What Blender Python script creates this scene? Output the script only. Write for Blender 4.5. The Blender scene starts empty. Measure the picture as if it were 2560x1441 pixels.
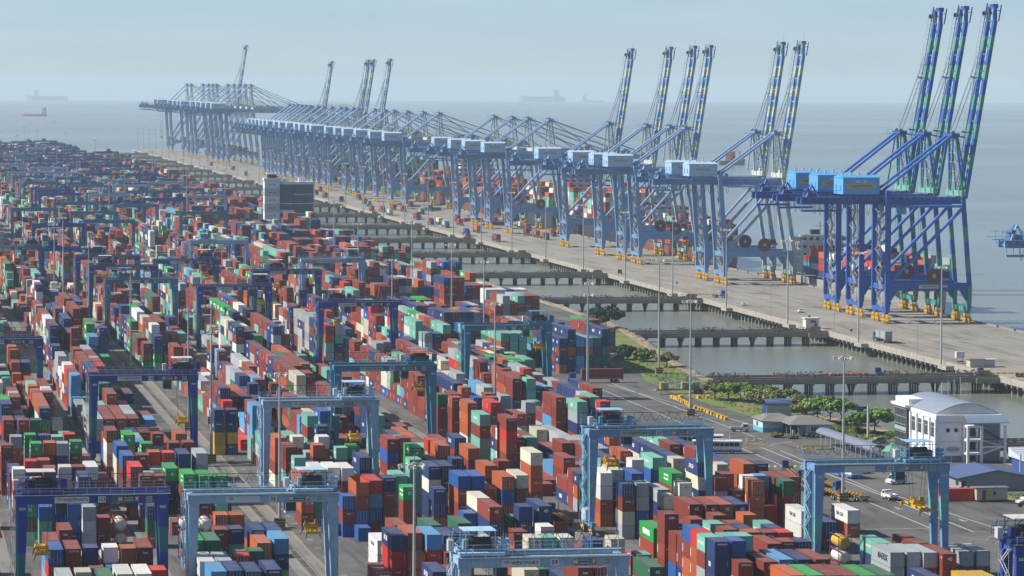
import bpy, math, random
from mathutils import Vector, Matrix
R = math.radians
rnd = random.Random(7)
C = bpy.context.scene.collection
sc = bpy.context.scene

# ---------------------------------------------------------------- camera
VPX, VHZ, FPX, CAMH = -320.0, 208.0, 9200.0, 86.5
yaw = math.atan((1280-VPX)/FPX); pit = math.atan((720.5-VHZ)/FPX)
cam = bpy.data.objects.new("camera", bpy.data.cameras.new("camera")); C.objects.link(cam)
cam.data.sensor_width = 36.0; cam.data.lens = FPX/2560*36
cam.data.clip_start = 1.0; cam.data.clip_end = 90000.0
cam.location = (0, 0, CAMH)
fw = Vector((math.sin(yaw)*math.cos(pit), math.cos(yaw)*math.cos(pit), -math.sin(pit)))
rt = Vector((math.cos(yaw), -math.sin(yaw), 0)); up = rt.cross(fw)
rl = 0.003
m = Matrix((rt*math.cos(rl)+up*math.sin(rl), up*math.cos(rl)-rt*math.sin(rl), -fw)).transposed()
cam.rotation_euler = m.to_euler()
sc.camera = cam

# ---------------------------------------------------------------- sky, sun, exposure
SUN_EL, SUN_AZ = 40.0, 283.0          # azimuth clockwise from +Y (inland-left and a little ahead)
world = bpy.data.worlds.new("World"); sc.world = world; world.use_nodes = True
wn = world.node_tree.nodes; wl = world.node_tree.links
sky = wn.new("ShaderNodeTexSky"); sky.sky_type = 'NISHITA'; sky.sun_disc = False
sky.sun_elevation = R(SUN_EL); sky.sun_rotation = R(SUN_AZ)
sky.altitude = 50; sky.air_density = 0.5; sky.dust_density = 0.3; sky.ozone_density = 3.0
bg = wn["Background"]; bg.inputs[1].default_value = 0.093
# thin, uneven high cloud over the sky
tcw = wn.new("ShaderNodeTexCoord"); mpw = wn.new("ShaderNodeMapping"); mpw.inputs["Scale"].default_value = (9, 9, 60); wl.new(tcw.outputs["Generated"], mpw.inputs[0])
nw = wn.new("ShaderNodeTexNoise"); nw.inputs["Scale"].default_value = 1.6; nw.inputs["Detail"].default_value = 4; wl.new(mpw.outputs[0], nw.inputs["Vector"])
rw = wn.new("ShaderNodeValToRGB"); rw.color_ramp.elements[0].position = .42; rw.color_ramp.elements[1].position = .72; rw.color_ramp.elements[0].color = (0,0,0,1); rw.color_ramp.elements[1].color = (.22,.22,.22,1); wl.new(nw.outputs[0], rw.inputs[0])
mw = wn.new("ShaderNodeMix"); mw.data_type = 'RGBA'; wl.new(rw.outputs[0], mw.inputs[0]); wl.new(sky.outputs[0], mw.inputs[6]); mw.inputs[7].default_value = (5.6,6.6,7.2,1)
wl.new(mw.outputs[2], bg.inputs[0])
sd = bpy.data.lights.new("sun", 'SUN'); sd.energy = 5.0; sd.angle = R(1.0); sd.color = (1.0, 0.94, 0.85)
so = bpy.data.objects.new("sun", sd); C.objects.link(so)
sv = Vector((math.sin(R(SUN_AZ))*math.cos(R(SUN_EL)), math.cos(R(SUN_AZ))*math.cos(R(SUN_EL)), math.sin(R(SUN_EL))))
so.rotation_euler = sv.to_track_quat('Z', 'Y').to_euler(); so.location = (0, 600, 300)
sc.view_settings.view_transform = 'Standard'; sc.view_settings.look = 'None'
sc.view_settings.exposure = 0.37; sc.view_settings.gamma = 1.0
sc.cycles.volume_bounces = 1; sc.cycles.max_bounces = 5; sc.cycles.use_denoising = True

# ---------------------------------------------------------------- materials
def newmat(name):
    mt = bpy.data.materials.new(name); mt.use_nodes = True
    return mt, mt.node_tree.nodes, mt.node_tree.links, mt.node_tree.nodes["Principled BSDF"]
def N(nodes, t, **kw):
    n = nodes.new(t)
    for k, v in kw.items():
        if k in n.inputs.keys(): n.inputs[k].default_value = v
        else: setattr(n, k, v)
    return n
def mixc(nodes, links, f, a, b, mode='MIX'):
    n = nodes.new("ShaderNodeMix"); n.data_type = 'RGBA'; n.blend_type = mode
    for s, v in ((0, f), (6, a), (7, b)):
        if hasattr(v, "is_linked") or hasattr(v, "links"): links.new(v, n.inputs[s])
        else: n.inputs[s].default_value = v if s == 0 else (*v, 1) if len(v) == 3 else v
    return n.outputs[2]
def ramp(nodes, links, src, p0, p1, c0=(0,0,0,1), c1=(1,1,1,1)):
    r = nodes.new("ShaderNodeValToRGB"); r.color_ramp.elements[0].position = p0; r.color_ramp.elements[1].position = p1
    r.color_ramp.elements[0].color = c0; r.color_ramp.elements[1].color = c1
    links.new(src, r.inputs[0]); return r.outputs[0]
def attr_mat(name, rough=0.5, grime=0.25, scale=0.6, metal=0.0, spec=0.4):
    mt, n, l, p = newmat(name)
    a = N(n, "ShaderNodeAttribute", attribute_name="col")
    tc = n.new("ShaderNodeNewGeometry")
    ns = N(n, "ShaderNodeTexNoise", Scale=scale, Detail=5.0, Roughness=0.65); l.new(tc.outputs["Position"], ns.inputs["Vector"])
    f = ramp(n, l, ns.outputs[0], 0.45, 0.75)
    mm = n.new("ShaderNodeMath"); mm.operation = 'MULTIPLY'; mm.inputs[1].default_value = grime; l.new(f, mm.inputs[0])
    col = mixc(n, l, mm.outputs[0], a.outputs["Color"], (0.09, 0.075, 0.06))
    l.new(col, p.inputs["Base Color"]); p.inputs["Roughness"].default_value = rough
    p.inputs["Metallic"].default_value = metal; p.inputs["Specular IOR Level"].default_value = spec
    return mt
PAINT = attr_mat("weathered_paint", 0.55, 0.42, 0.9)
STEEL = attr_mat("galvanised_steel", 0.45, 0.2, 1.5)
PLAIN = attr_mat("plain_surface", 0.75, 0.2, 0.4)
MASON = attr_mat("stained_concrete", 0.85, 0.55, 0.5, spec=0.2)
LETTER = attr_mat("sign_paint", 0.6, 0.12, 2.0)

def container_mat():
    mt, n, l, p = newmat("corrugated_container_paint")
    a = N(n, "ShaderNodeAttribute", attribute_name="col")
    g = n.new("ShaderNodeNewGeometry")
    sp = n.new("ShaderNodeSeparateXYZ"); l.new(g.outputs["Position"], sp.inputs[0])
    sn = n.new("ShaderNodeSeparateXYZ"); l.new(g.outputs["True Normal"], sn.inputs[0])
    ab = N(n, "ShaderNodeMath", operation='ABSOLUTE'); l.new(sn.outputs[0], ab.inputs[0])
    gt = N(n, "ShaderNodeMath", operation='GREATER_THAN'); gt.inputs[1].default_value = .5; l.new(ab.outputs[0], gt.inputs[0])
    mx = n.new("ShaderNodeMix"); mx.data_type = 'FLOAT'; l.new(gt.outputs[0], mx.inputs[0]); l.new(sp.outputs[0], mx.inputs[2]); l.new(sp.outputs[1], mx.inputs[3])
    # corrugations: period 0.36 m across ends and along sides; roofs run across
    rf = N(n, "ShaderNodeMath", operation='GREATER_THAN'); rf.inputs[1].default_value = .5; l.new(sn.outputs[2], rf.inputs[0])
    mx2 = n.new("ShaderNodeMix"); mx2.data_type = 'FLOAT'; l.new(rf.outputs[0], mx2.inputs[0]); l.new(mx.outputs[0], mx2.inputs[2]); l.new(sp.outputs[1], mx2.inputs[3])
    w = N(n, "ShaderNodeMath", operation='MULTIPLY'); w.inputs[1].default_value = 2*math.pi/0.36; l.new(mx2.outputs[0], w.inputs[0])
    s = N(n, "ShaderNodeMath", operation='SINE'); l.new(w.outputs[0], s.inputs[0])
    bp = N(n, "ShaderNodeBump", Strength=0.75, Distance=0.045); l.new(s.outputs[0], bp.inputs["Height"]); l.new(bp.outputs[0], p.inputs["Normal"])
    # rust streaks and scuffs, stretched vertically
    mp = N(n, "ShaderNodeMapping"); mp.inputs["Scale"].default_value = (2.2, 2.2, 0.5); l.new(g.outputs["Position"], mp.inputs[0])
    ns = N(n, "ShaderNodeTexNoise", Scale=0.9, Detail=6.0, Roughness=0.7); l.new(mp.outputs[0], ns.inputs["Vector"])
    f = ramp(n, l, ns.outputs[0], 0.56, 0.72)
    mm = N(n, "ShaderNodeMath", operation='MULTIPLY'); mm.inputs[1].default_value = 0.30; l.new(f, mm.inputs[0])
    c1 = mixc(n, l, mm.outputs[0], a.outputs["Color"], (0.10, 0.045, 0.025))
    # settled dust and chalky fading on roofs
    ns2 = N(n, "ShaderNodeTexNoise", Scale=0.35, Detail=4.0, Roughness=0.6); l.new(g.outputs["Position"], ns2.inputs["Vector"])
    f2 = ramp(n, l, ns2.outputs[0], 0.3, 0.8, (.06,.06,.06,1), (.38,.38,.38,1))
    m2 = N(n, "ShaderNodeMath", operation='MULTIPLY'); l.new(f2, m2.inputs[0]); l.new(rf.outputs[0], m2.inputs[1])
    c2 = mixc(n, l, m2.outputs[0], c1, (0.34, 0.31, 0.28))
    l.new(c2, p.inputs["Base Color"]); p.inputs["Roughness"].default_value = 0.55; p.inputs["Specular IOR Level"].default_value = 0.3
    return mt
CONT = container_mat()

def ground_mat(name, c0, c1, c2, s1=0.02, s2=0.25, rough=0.9, joints=None, grainy=0.15):
    mt, n, l, p = newmat(name)
    g = n.new("ShaderNodeNewGeometry")
    a = N(n, "ShaderNodeTexNoise", Scale=s1, Detail=6.0, Roughness=0.6); l.new(g.outputs["Position"], a.inputs["Vector"])
    mp = N(n, "ShaderNodeMapping"); mp.inputs["Scale"].default_value = (1.0, 0.12, 1.0); l.new(g.outputs["Position"], mp.inputs[0])
    b = N(n, "ShaderNodeTexNoise", Scale=s2, Detail=5.0, Roughness=0.7); l.new(mp.outputs[0], b.inputs["Vector"])
    col = mixc(n, l, ramp(n, l, a.outputs[0], 0.35, 0.65), c0, c1)
    col = mixc(n, l, ramp(n, l, b.outputs[0], 0.50, 0.72), col, c2)
    if joints:
        sp = n.new("ShaderNodeSeparateXYZ"); l.new(g.outputs["Position"], sp.inputs[0])
        last = None
        for ax, per in joints:
            d = N(n, "ShaderNodeMath", operation='DIVIDE'); d.inputs[1].default_value = per; l.new(sp.outputs[ax], d.inputs[0])
            fr = N(n, "ShaderNodeMath", operation='FRACT'); l.new(d.outputs[0], fr.inputs[0])
            lt = N(n, "ShaderNodeMath", operation='LESS_THAN'); lt.inputs[1].default_value = 0.25/per; l.new(fr.outputs[0], lt.inputs[0])
            if last is None: last = lt.outputs[0]
            else:
                mxx = N(n, "ShaderNodeMath", operation='MAXIMUM'); l.new(last, mxx.inputs[0]); l.new(lt.outputs[0], mxx.inputs[1]); last = mxx.outputs[0]
        hf = N(n, "ShaderNodeMath", operation='MULTIPLY'); hf.inputs[1].default_value = .6; l.new(last, hf.inputs[0])
        col = mixc(n, l, hf.outputs[0], col, tuple(x*.35 for x in c2))
    fn = N(n, "ShaderNodeTexNoise", Scale=3.0, Detail=4.0); l.new(g.outputs["Position"], fn.inputs["Vector"])
    col = mixc(n, l, grainy, col, fn.outputs[0], 'OVERLAY')
    l.new(col, p.inputs["Base Color"]); p.inputs["Roughness"].default_value = rough; p.inputs["Specular IOR Level"].default_value = 0.25
    return mt
ASPHALT = ground_mat("asphalt", (0.095,0.095,0.092), (0.155,0.150,0.142), (0.045,0.044,0.043), 0.035, 0.32)
CONCRETE = ground_mat("quay_concrete", (0.25,0.232,0.205), (0.32,0.298,0.265), (0.14,0.128,0.112), 0.014, 0.16, joints=((0,8.0),(1,24.0)))
GRASS = ground_mat("mown_grass", (0.11,0.18,0.03), (0.20,0.21,0.07), (0.26,0.20,0.10), 0.08, 0.3)
ROCK = ground_mat("revetment_rock", (0.38,0.31,0.21), (0.27,0.22,0.16), (0.14,0.11,0.085), 0.25, 1.2)

def water_mat():
    mt, n, l, p = newmat("muddy_sea_water")
    g = n.new("ShaderNodeNewGeometry")
    mp = N(n, "ShaderNodeMapping"); mp.inputs["Scale"].default_value = (0.6, 0.8, 1.0); l.new(g.outputs["Position"], mp.inputs[0])
    a = N(n, "ShaderNodeTexNoise", Scale=0.0011, Detail=5.0, Roughness=0.62); l.new(mp.outputs[0], a.inputs["Vector"])
    col = mixc(n, l, ramp(n, l, a.outputs[0], 0.38, 0.64), (0.155,0.180,0.150), (0.230,0.242,0.200))
    l.new(col, p.inputs["Base Color"])
    b = N(n, "ShaderNodeTexNoise", Scale=0.5, Detail=5.0, Roughness=0.6); l.new(g.outputs["Position"], b.inputs["Vector"])
    bp = N(n, "ShaderNodeBump", Strength=0.5, Distance=0.16); l.new(b.outputs[0], bp.inputs["Height"]); l.new(bp.outputs[0], p.inputs["Normal"])
    r = ramp(n, l, a.outputs[0], 0.38, 0.64, (0.16,)*3+(1,), (0.30,)*3+(1,))
    l.new(r, p.inputs["Roughness"]); p.inputs["IOR"].default_value = 1.33
    return mt
WATER = water_mat()
def glass_mat():
    mt, n, l, p = newmat("dark_window_glass")
    p.inputs["Base Color"].default_value = (0.02,0.035,0.045,1); p.inputs["Roughness"].default_value = 0.08
    return mt
GLASS = glass_mat()
def leaf_mat():
    mt, n, l, p = newmat("leaves")
    a = N(n, "ShaderNodeAttribute", attribute_name="col")
    l.new(a.outputs["Color"], p.inputs["Base Color"]); p.inputs["Roughness"].default_value = 0.6
    p.inputs["Specular IOR Level"].default_value = 0.2
    return mt
LEAF = leaf_mat()

# ---------------------------------------------------------------- mesh helpers
class MB:
    def __init__(s): s.v=[]; s.f=[]; s.c=[]
    def quad(s, a, b, c_, d, col):
        i=len(s.v); s.v += [a,b,c_,d]; s.f.append((i,i+1,i+2,i+3)); s.c.append(col)
    def poly(s, pts, col):
        i=len(s.v); s.v += pts; s.f.append(tuple(range(i,i+len(pts)))); s.c.append(col)
    def box(s, x0,y0,z0,x1,y1,z1,col,top=None,bottom=True):
        i=len(s.v)
        s.v += [(x0,y0,z0),(x1,y0,z0),(x1,y1,z0),(x0,y1,z0),(x0,y0,z1),(x1,y0,z1),(x1,y1,z1),(x0,y1,z1)]
        F=[(4,5,6,7),(0,1,5,4),(1,2,6,5),(2,3,7,6),(3,0,4,7)]
        if bottom: F.append((3,2,1,0))
        for k,q in enumerate(F):
            s.f.append(tuple(i+j for j in q)); s.c.append(top if (top and k==0) else col)
        return s
    def hexa(s, lo, hi, col):
        """lo/hi: 4 points each (ccw seen from above)"""
        i=len(s.v); s.v += list(lo)+list(hi)
        for q in [(4,5,6,7),(0,1,5,4),(1,2,6,5),(2,3,7,6),(3,0,4,7),(3,2,1,0)]:
            s.f.append(tuple(i+j for j in q)); s.c.append(col)
        return s
    def beam(s, p, q, w, h, col, bands=None):
        """square bar from p to q; bands: list of colours repeated along it"""
        p=Vector(p); q=Vector(q); d=(q-p)
        if d.length < 1e-6: return s
        u=d.normalized(); ref=Vector((0,0,1)) if abs(u.z)<.9 else Vector((0,1,0))
        a=u.cross(ref).normalized()*w/2; b=a.cross(u).normalized()*h/2
        n=len(bands) if bands else 1
        for k in range(n):
            p0=p+d*(k/n); p1=p+d*((k+1)/n); cc=bands[k] if bands else col
            i=len(s.v)
            for c0 in (p0,p1): s.v += [tuple(c0-a-b),tuple(c0+a-b),tuple(c0+a+b),tuple(c0-a+b)]
            for f in ((0,1,5,4),(1,2,6,5),(2,3,7,6),(3,0,4,7)):
                s.f.append(tuple(i+j for j in f)); s.c.append(cc)
            if k==0: s.f.append((i+3,i+2,i+1,i)); s.c.append(cc)
            if k==n-1: s.f.append((i+4,i+5,i+6,i+7)); s.c.append(cc)
        return s
    def tube(s, p, q, r, col, n=8, r2=None):
        p=Vector(p); q=Vector(q); u=(q-p).normalized(); r2=r if r2 is None else r2
        ref=Vector((0,0,1)) if abs(u.z)<.9 else Vector((1,0,0))
        a=u.cross(ref).normalized(); b=a.cross(u)
        i=len(s.v)
        for c0,rr in ((p,r),(q,r2)):
            for k in range(n):
                t=2*math.pi*k/n; s.v.append(tuple(c0+a*math.cos(t)*rr+b*math.sin(t)*rr))
        for k in range(n):
            k2=(k+1)%n; s.f.append((i+k,i+k2,i+n+k2,i+n+k)); s.c.append(col)
        s.f.append(tuple(i+k for k in reversed(range(n)))); s.c.append(col)
        s.f.append(tuple(i+n+k for k in range(n))); s.c.append(col)
        return s
    def prism(s, pts, axis, a0, a1, col):
        """extrude the 2-D outline pts along axis ('x' or 'y'); pts are (other, z)"""
        n=len(pts); i=len(s.v)
        for t in (a0,a1):
            for (o,z) in pts: s.v.append((t,o,z) if axis=='x' else (o,t,z))
        for k in range(n):
            k2=(k+1)%n; s.f.append((i+k,i+k2,i+n+k2,i+n+k)); s.c.append(col)
        s.f.append(tuple(i+k for k in reversed(range(n)))); s.c.append(col)
        s.f.append(tuple(i+n+k for k in range(n))); s.c.append(col)
        return s
    def mesh(s, name, mat):
        me=bpy.data.meshes.new(name); me.from_pydata(s.v,[],s.f)
        at=me.color_attributes.new("col",'FLOAT_COLOR','CORNER')
        buf=[]
        for f,c_ in zip(s.f,s.c): buf += [c_[0],c_[1],c_[2],1.0]*len(f)
        at.data.foreach_set("color",buf)
        me.materials.append(mat); me.update(); return me
    def build(s, name, mat, parent=None):
        return link(name, s.mesh(name, mat), parent)
def link(name, me, parent=None):
    o=bpy.data.objects.new(name, me); C.objects.link(o)
    if parent is not None: o.parent=parent
    return o
def empty(name, loc=(0,0,0), rz=0.0):
    o=bpy.data.objects.new(name,None); C.objects.link(o); o.location=loc; o.rotation_euler=(0,0,rz); o.empty_display_size=.5; return o
def tag(o, label=None, cat=None, group=None, kind=None):
    if label: o["label"]=label
    if cat: o["category"]=cat
    if group: o["group"]=group
    if kind: o["kind"]=kind
    return o
kids={}
def copy_tree(o, parent=None):
    c=o.copy(); C.objects.link(c)
    if parent is not None: c.parent=parent
    for ch in list(o.children): copy_tree(ch, c)
    return c
_txt={}
def text_mesh(s, size, col, mat=None, width=None, bold=0.0):
    key=(s,size,col,width,bold)
    if key in _txt: return _txt[key]
    cu=bpy.data.curves.new("lettering",'FONT'); cu.body=s; cu.size=size; cu.align_x='CENTER'; cu.align_y='CENTER'; cu.resolution_u=2
    cu.offset=bold; cu.extrude=0.01
    ob=bpy.data.objects.new("lettering",cu); C.objects.link(ob)
    bpy.context.view_layer.update()
    me=bpy.data.meshes.new_from_object(ob.evaluated_get(bpy.context.evaluated_depsgraph_get()))
    bpy.data.objects.remove(ob)
    if width:
        w=max(v.co.x for v in me.vertices)-min(v.co.x for v in me.vertices); k=width/w
        for v in me.vertices: v.co.x*=k
    at=me.color_attributes.new("col",'FLOAT_COLOR','CORNER'); at.data.foreach_set("color",[col[0],col[1],col[2],1.0]*len(me.loops))
    me.materials.clear(); me.materials.append(LETTER); _txt[key]=me; return me
def text(name, s, size, col, loc, face='-y', parent=None, width=None, bold=0.0, tilt=0.0):
    o=link(name, text_mesh(s,size,col,None,width,bold), parent)
    o.location=loc; o.rotation_euler={'-y':(R(90),tilt,0),'-x':(R(90),0,R(-90)),'+x':(R(90),0,R(90))}[face]; return o
ONES="zero one two three four five six seven eight nine ten eleven twelve thirteen fourteen fifteen sixteen seventeen eighteen nineteen".split()
TENS="x x twenty thirty forty fifty sixty seventy eighty ninety".split()
def words(n):
    if n<20: return ONES[n]
    if n<100: return TENS[n//10]+("-"+ONES[n%10] if n%10 else "")
    return ONES[n//100]+" hundred"+((" "+words(n%100)) if n%100 else "")
def digits(s): return "-".join(ONES[int(ch)] for ch in s)
ORD="zeroth first second third fourth fifth sixth seventh eighth ninth tenth eleventh twelfth thirteenth fourteenth fifteenth sixteenth seventeenth eighteenth nineteenth twentieth".split()
def ordw(n):
    if n<=20: return ORD[n]
    if n<30: return "twenty-"+ORD[n-20]
    if n==30: return "thirtieth"
    if n<40: return "thirty-"+ORD[n-30]
    if n==40: return "fortieth"
    return "forty-"+ORD[n-40] if n<50 else "fiftieth"

# ================================================================ SETTING
def shore_x(y):
    P=[(-200,262),(700,262),(830,258),(880,252),(930,246),(1000,242),(1060,243),(1110,247),(1180,254),(1260,262),(1300,264),(9000,264)]
    for (a,xa),(b,xb) in zip(P,P[1:]):
        if a<=y<=b: return xa+(xb-xa)*(y-a)/(b-a)
    return 264
RE=7.4e6                                   # earth radius as the light path bends it
def sea_z(d): return -4.4-d*d/(2*RE)
mb=MB(); W=(.1,.1,.1)
rings=[60,300,600,900,1300,1800,2400,3200,4200,5500,7000,9000,11500,14500,18000,22000,26000,30000,34000,38000,42000]
NA=90
for ri in range(len(rings)):
    for k in range(NA+1):
        a=R(-70+k*(150)/NA); d=rings[ri]; mb.v.append((d*math.sin(a),d*math.cos(a),sea_z(d)))
for ri in range(len(rings)-1):
    for k in range(NA):
        i=ri*(NA+1)+k; mb.f.append((i,i+NA+1,i+NA+2,i+1)[::-1]); mb.c.append(W)
tag(mb.build("sea",WATER),kind="structure")
# the reclaimed land the yard stands on, one sheet with its sides going down into the water
ys=[-200,300,600,700,830,880,930,1000,1060,1110,1180,1260,1300]+list(range(1500,5300,300))
mb=MB()
for a,b in zip(ys,ys[1:]):
    mb.quad((-700,a,0),(shore_x(a),a,0),(shore_x(b),b,0),(-700,b,0),W)
mb.quad((-700,ys[-1],0),(264,ys[-1],0),(264,ys[-1],-6),(-700,ys[-1],-6),W)
mb.quad((-700,-200,-6),(262,-200,-6),(262,-200,0),(-700,-200,0),W)
tag(mb.build("yard_ground",ASPHALT),kind="structure")
mb=MB()
yy=-200.0; prev=None
while yy<5100:
    st=1.6 if 600<yy<1300 else 30.0
    row=[]
    for j in range(9):
        t=j/8; xx=shore_x(yy)-4.8+14.5*t; z0=.12-.25*t if xx<shore_x(yy)-.6 else .05-(xx-shore_x(yy)+.6)*.78
        row.append((xx+rnd.uniform(-.5,.5)*(0<j), yy+rnd.uniform(-.6,.6), z0+rnd.uniform(-.12,.38)*(0<j)))
    if prev:
        for j in range(8): mb.quad(prev[j],prev[j+1],row[j+1],row[j],W)
    prev=row; yy+=st
tag(mb.build("shore_revetment",ROCK),kind="structure")
mb=MB()
for a,b,xa,xb in ((905,930,231,225),(930,968,225,222.5),(968,1010,222.5,221),(1010,1050,221,222),(1050,1075,222,226),(1075,1120,226,222),(1120,1180,222,222),(1180,1250,236,252)):
    mb.quad((xa,a,.006),(shore_x(a)-4.5,a,.006),(shore_x(b)-4.5,b,.006),(xb,b,.006),W)
mb.quad((233,700,.006),(261,700,.006),(261,745,.006),(233,745,.006),W)
mb.quad((233,862,.006),(253,862,.006),(251,903,.006),(232,903,.006),W)
tag(mb.build("grass_bank",GRASS),kind="structure")
# short tufts so the bank is not flat
mb=MB()
for k in range(5200):
    y=rnd.choice([rnd.uniform(905,1180),rnd.uniform(864,902),rnd.uniform(702,744)]); x=rnd.uniform(226,shore_x(y)-4.6) if y>904 else rnd.uniform(235,shore_x(y)-5)
    h=rnd.uniform(.08,.32); w=rnd.uniform(.15,.6); a=rnd.uniform(0,3.1); dx,dy=math.cos(a)*w,math.sin(a)*w
    g=rnd.choice([(.07,.13,.02),(.13,.17,.04),(.22,.19,.07),(.10,.15,.03)])
    mb.quad((x-dx,y-dy,0),(x+dx,y+dy,0),(x+dx*.7,y+dy*.7+.1,h),(x-dx*.7,y-dy*.7,h*.8),g)
tag(mb.build("grass",LEAF),kind="stuff")

# quay: a long deck on piles
mb=MB(); mb.box(328,560,-1.3,396,4720,0.003,W); qd=tag(mb.build("quay_deck",CONCRETE),kind="structure")
mb=MB(); cg=(.36,.34,.29)
mb.box(327.2,560,-1.15,327.997,4720,.75,cg); mb.box(396.003,560,-1.6,396.9,4720,.28,(.30,.28,.24))
y=600
while y<4700:                                                   # mast and bridge bays that stand out of the deck edge
    mb.box(324.6,y-4.5,-1.3,327.19,y+4.5,-.02,cg); y+=98.5
tag(mb.build("quay_edge",MASON),kind="structure")
mb=MB()
for x in (361.2,361.9,391.9,392.5): mb.box(x-.06,560,.004,x+.06,4715,.02,(.11,.09,.07))
for x in (352,372,376,380,384,388): mb.box(x-.12,560,.005,x+.12,4715,.009,(.16,.14,.12))
mb.box(345.3,560,.005,345.45,4715,.009,(.5,.42,.12))
tag(mb.build("quay_markings",PLAIN),kind="structure")
pm=MB(); pm.tube((0,0,-7),(0,0,-1.3),.45,(.27,.25,.22),8); pm.box(-2.2,-.6,-1.9,1.2,.6,-1.301,(.25,.23,.2)); pme=pm.mesh("pile",MASON)
n=0; y=790.0; rest=MB()
while y<4700:
    if n<100:
        o=link("pile",pme,qd); o.location=(329.6,y,0); n+=1
    else:
        rest.tube((329.6,y,-7),(329.6,y,-1.3),.42,(.27,.25,.22),5)
    y+=5.6
tag(rest.build("distant_piles",MASON,qd),kind="stuff")
bm_=MB()
y=900.0
boll=MB(); boll.tube((0,0,0),(0,0,.55),.28,(.03,.03,.03),8); boll.tube((0,0,.5),(0,0,.75),.42,(.03,.03,.03),8); bme=boll.mesh("bollard",STEEL)
k=0
for y in range(1040,2900,20):
    o=tag(link("mooring_bollard",bme),"black iron mooring bollard on the seaward edge of the concrete quay","bollard","mooring bollards along the quay edge"); o.location=(394.9,y,.0)
    k+=1

# painted markings on the yard roads
mb=MB(); WH=(.62,.62,.60); YE=(.46,.33,.09)
def stripe(x0,y0,x1,y1,w,c,z=.004):
    d=Vector((x1-x0,y1-y0,0)); n_=Vector((-d.y,d.x,0)).normalized()*w/2
    mb.quad((x0+n_.x,y0+n_.y,z),(x0-n_.x,y0-n_.y,z),(x1-n_.x,y1-n_.y,z),(x1+n_.x,y1+n_.y,z),c)
stripe(203,690,203,1050,.22,WH); stripe(209.6,683,208.2,850,.25,WH); stripe(216,682,212,745,.22,WH); stripe(209.6,683,216,682,.22,WH)
stripe(213,868,210,1040,.22,WH); stripe(220,903,208,1035,.2,WH); stripe(210,738,211,842,.2,WH)
stripe(203,690,190,690,.2,WH); stripe(212,856,219,863,.2,WH)
def hatch(x0,y0,x1,y1,nn,c):
    for k in range(nn+1):
        t=k/nn
        stripe(x0,y0+(y1-y0)*t,x0+(x1-x0)*t,y0,.16,c,.005); stripe(x1,y0+(y1-y0)*t,x0+(x1-x0)*t,y1,.16,c,.005)
        stripe(x1,y1-(y1-y0)*t,x0+(x1-x0)*t,y0,.16,c,.006); stripe(x0,y1-(y1-y0)*t,x0+(x1-x0)*t,y1,.16,c,.006)
    stripe(x0,y0,x1,y0,.2,c); stripe(x0,y1,x1,y1,.2,c)
hatch(208,640,226,676,6,YE); hatch(197,846,212,872,6,YE)
for k in range(9): stripe(199+k*1.55,806,200+k*1.55,809,.5,(.6,.52,.3))
cols=[22.3,49.4,79.7,106.7,133.6,160.6]
for ci,x in enumerate([22.3,49.4,77.5,104.6,131.6,158.6]):
    for x2 in (x-2.4,x+1.9):
        for a,b in ((520,662),(687,836),(862,1076),(1098,1314),(1338,1550),(1575,1790),(1815,2030)): stripe(x2,a,x2,b,.09,YE)
    yb=690
    while yb<2000:
        stripe(x+3.6,yb,x+4.4,yb,.12,WH,.006); yb+=6.4
y=560
while y<1500:                                              # lane letters and bay bars of the wide road
    stripe(69,y,77,y,.14,(.5,.5,.48),.005)
    stripe(80.5,y+2,81.9,y+2.4,.18,WH,.006); stripe(80.7,y+1.2,81.7,y+1.2,.14,WH,.006); y+=12.8
for x in (67.8,70.6,76.8,79.0): stripe(x,540,x,2000,.11,YE)
for xx,yy_ in ((206,800),(206,722),(213,700),(205,880),(212,960),(226,690)):
    stripe(xx,yy_,xx,yy_+4,.25,WH); stripe(xx-.8,yy_+1,xx,yy_,.2,WH); stripe(xx+.8,yy_+1,xx,yy_,.2,WH)
tag(mb.build("road_markings",PLAIN),kind="structure")
# darker, newer asphalt panels along the big road and lighter concrete runways for the crane tyres
mb=MB()
y=560
while y<1500:
    if rnd.random()<.72: mb.quad((70.8,y,.002),(76.6,y,.002),(76.6,y+11,.002),(70.8,y+11,.002),(.068,.068,.068))
    y+=12.8
tag(mb.build("road_patches",PLAIN),kind="structure")
mb=MB()
for x in (22.3,46.6,49.4,73.7,77.5,101,104.6,128,131.6,155,158.6,182):
    mb.quad((x-.4,480,.003),(x+1.9,480,.003),(x+1.9,4200,.003),(x-.4,4200,.003),W)
tag(mb.build("crane_runways",ground_mat("pale_runway",(.18,.177,.168),(.23,.222,.205),(.11,.108,.103),0.03,0.3)),kind="structure")

# ================================================================ CONTAINERS
PAL={'r':(.240,.045,.029),'o':(.44,.102,.034),'R':(.58,.035,.025),'b':(.022,.045,.150),'B':(.022,.10,.34),'c':(.10,.33,.60),
     'w':(.74,.73,.69),'g':(.36,.40,.42),'G':(.018,.33,.065),'D':(.035,.15,.075),'t':(.17,.46,.35),'k':(.64,.60,.46),'y':(.66,.40,.02)}
CN={'r':'maroon','o':'rust-orange','R':'bright red','b':'navy blue','B':'royal blue','c':'sky blue','w':'white','g':'grey','G':'bright green','D':'dark green','t':'sea-green','k':'cream','y':'yellow'}
TH=2.65; CH=2.58; CW=2.44
LEN={'2':6.06,'4':12.19,'5':13.72,'T':6.06}
def shade(c,k): return tuple(x*k for x in c)
def vary(c): 
    k=rnd.uniform(.82,1.15); return tuple(min(.9,x*k*rnd.uniform(.95,1.05)) for x in c)
def body_mesh(L,ck,v):
    c=PAL[ck]; c=tuple(min(.88,x*(.88,1.0,1.14)[v]) for x in c); m=MB()
    e=.035; m.box(e,e,.16,CW-e,L-e,CH-.03,c)                       # corrugated walls and roof
    return m.mesh("container_body",CONT)
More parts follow.
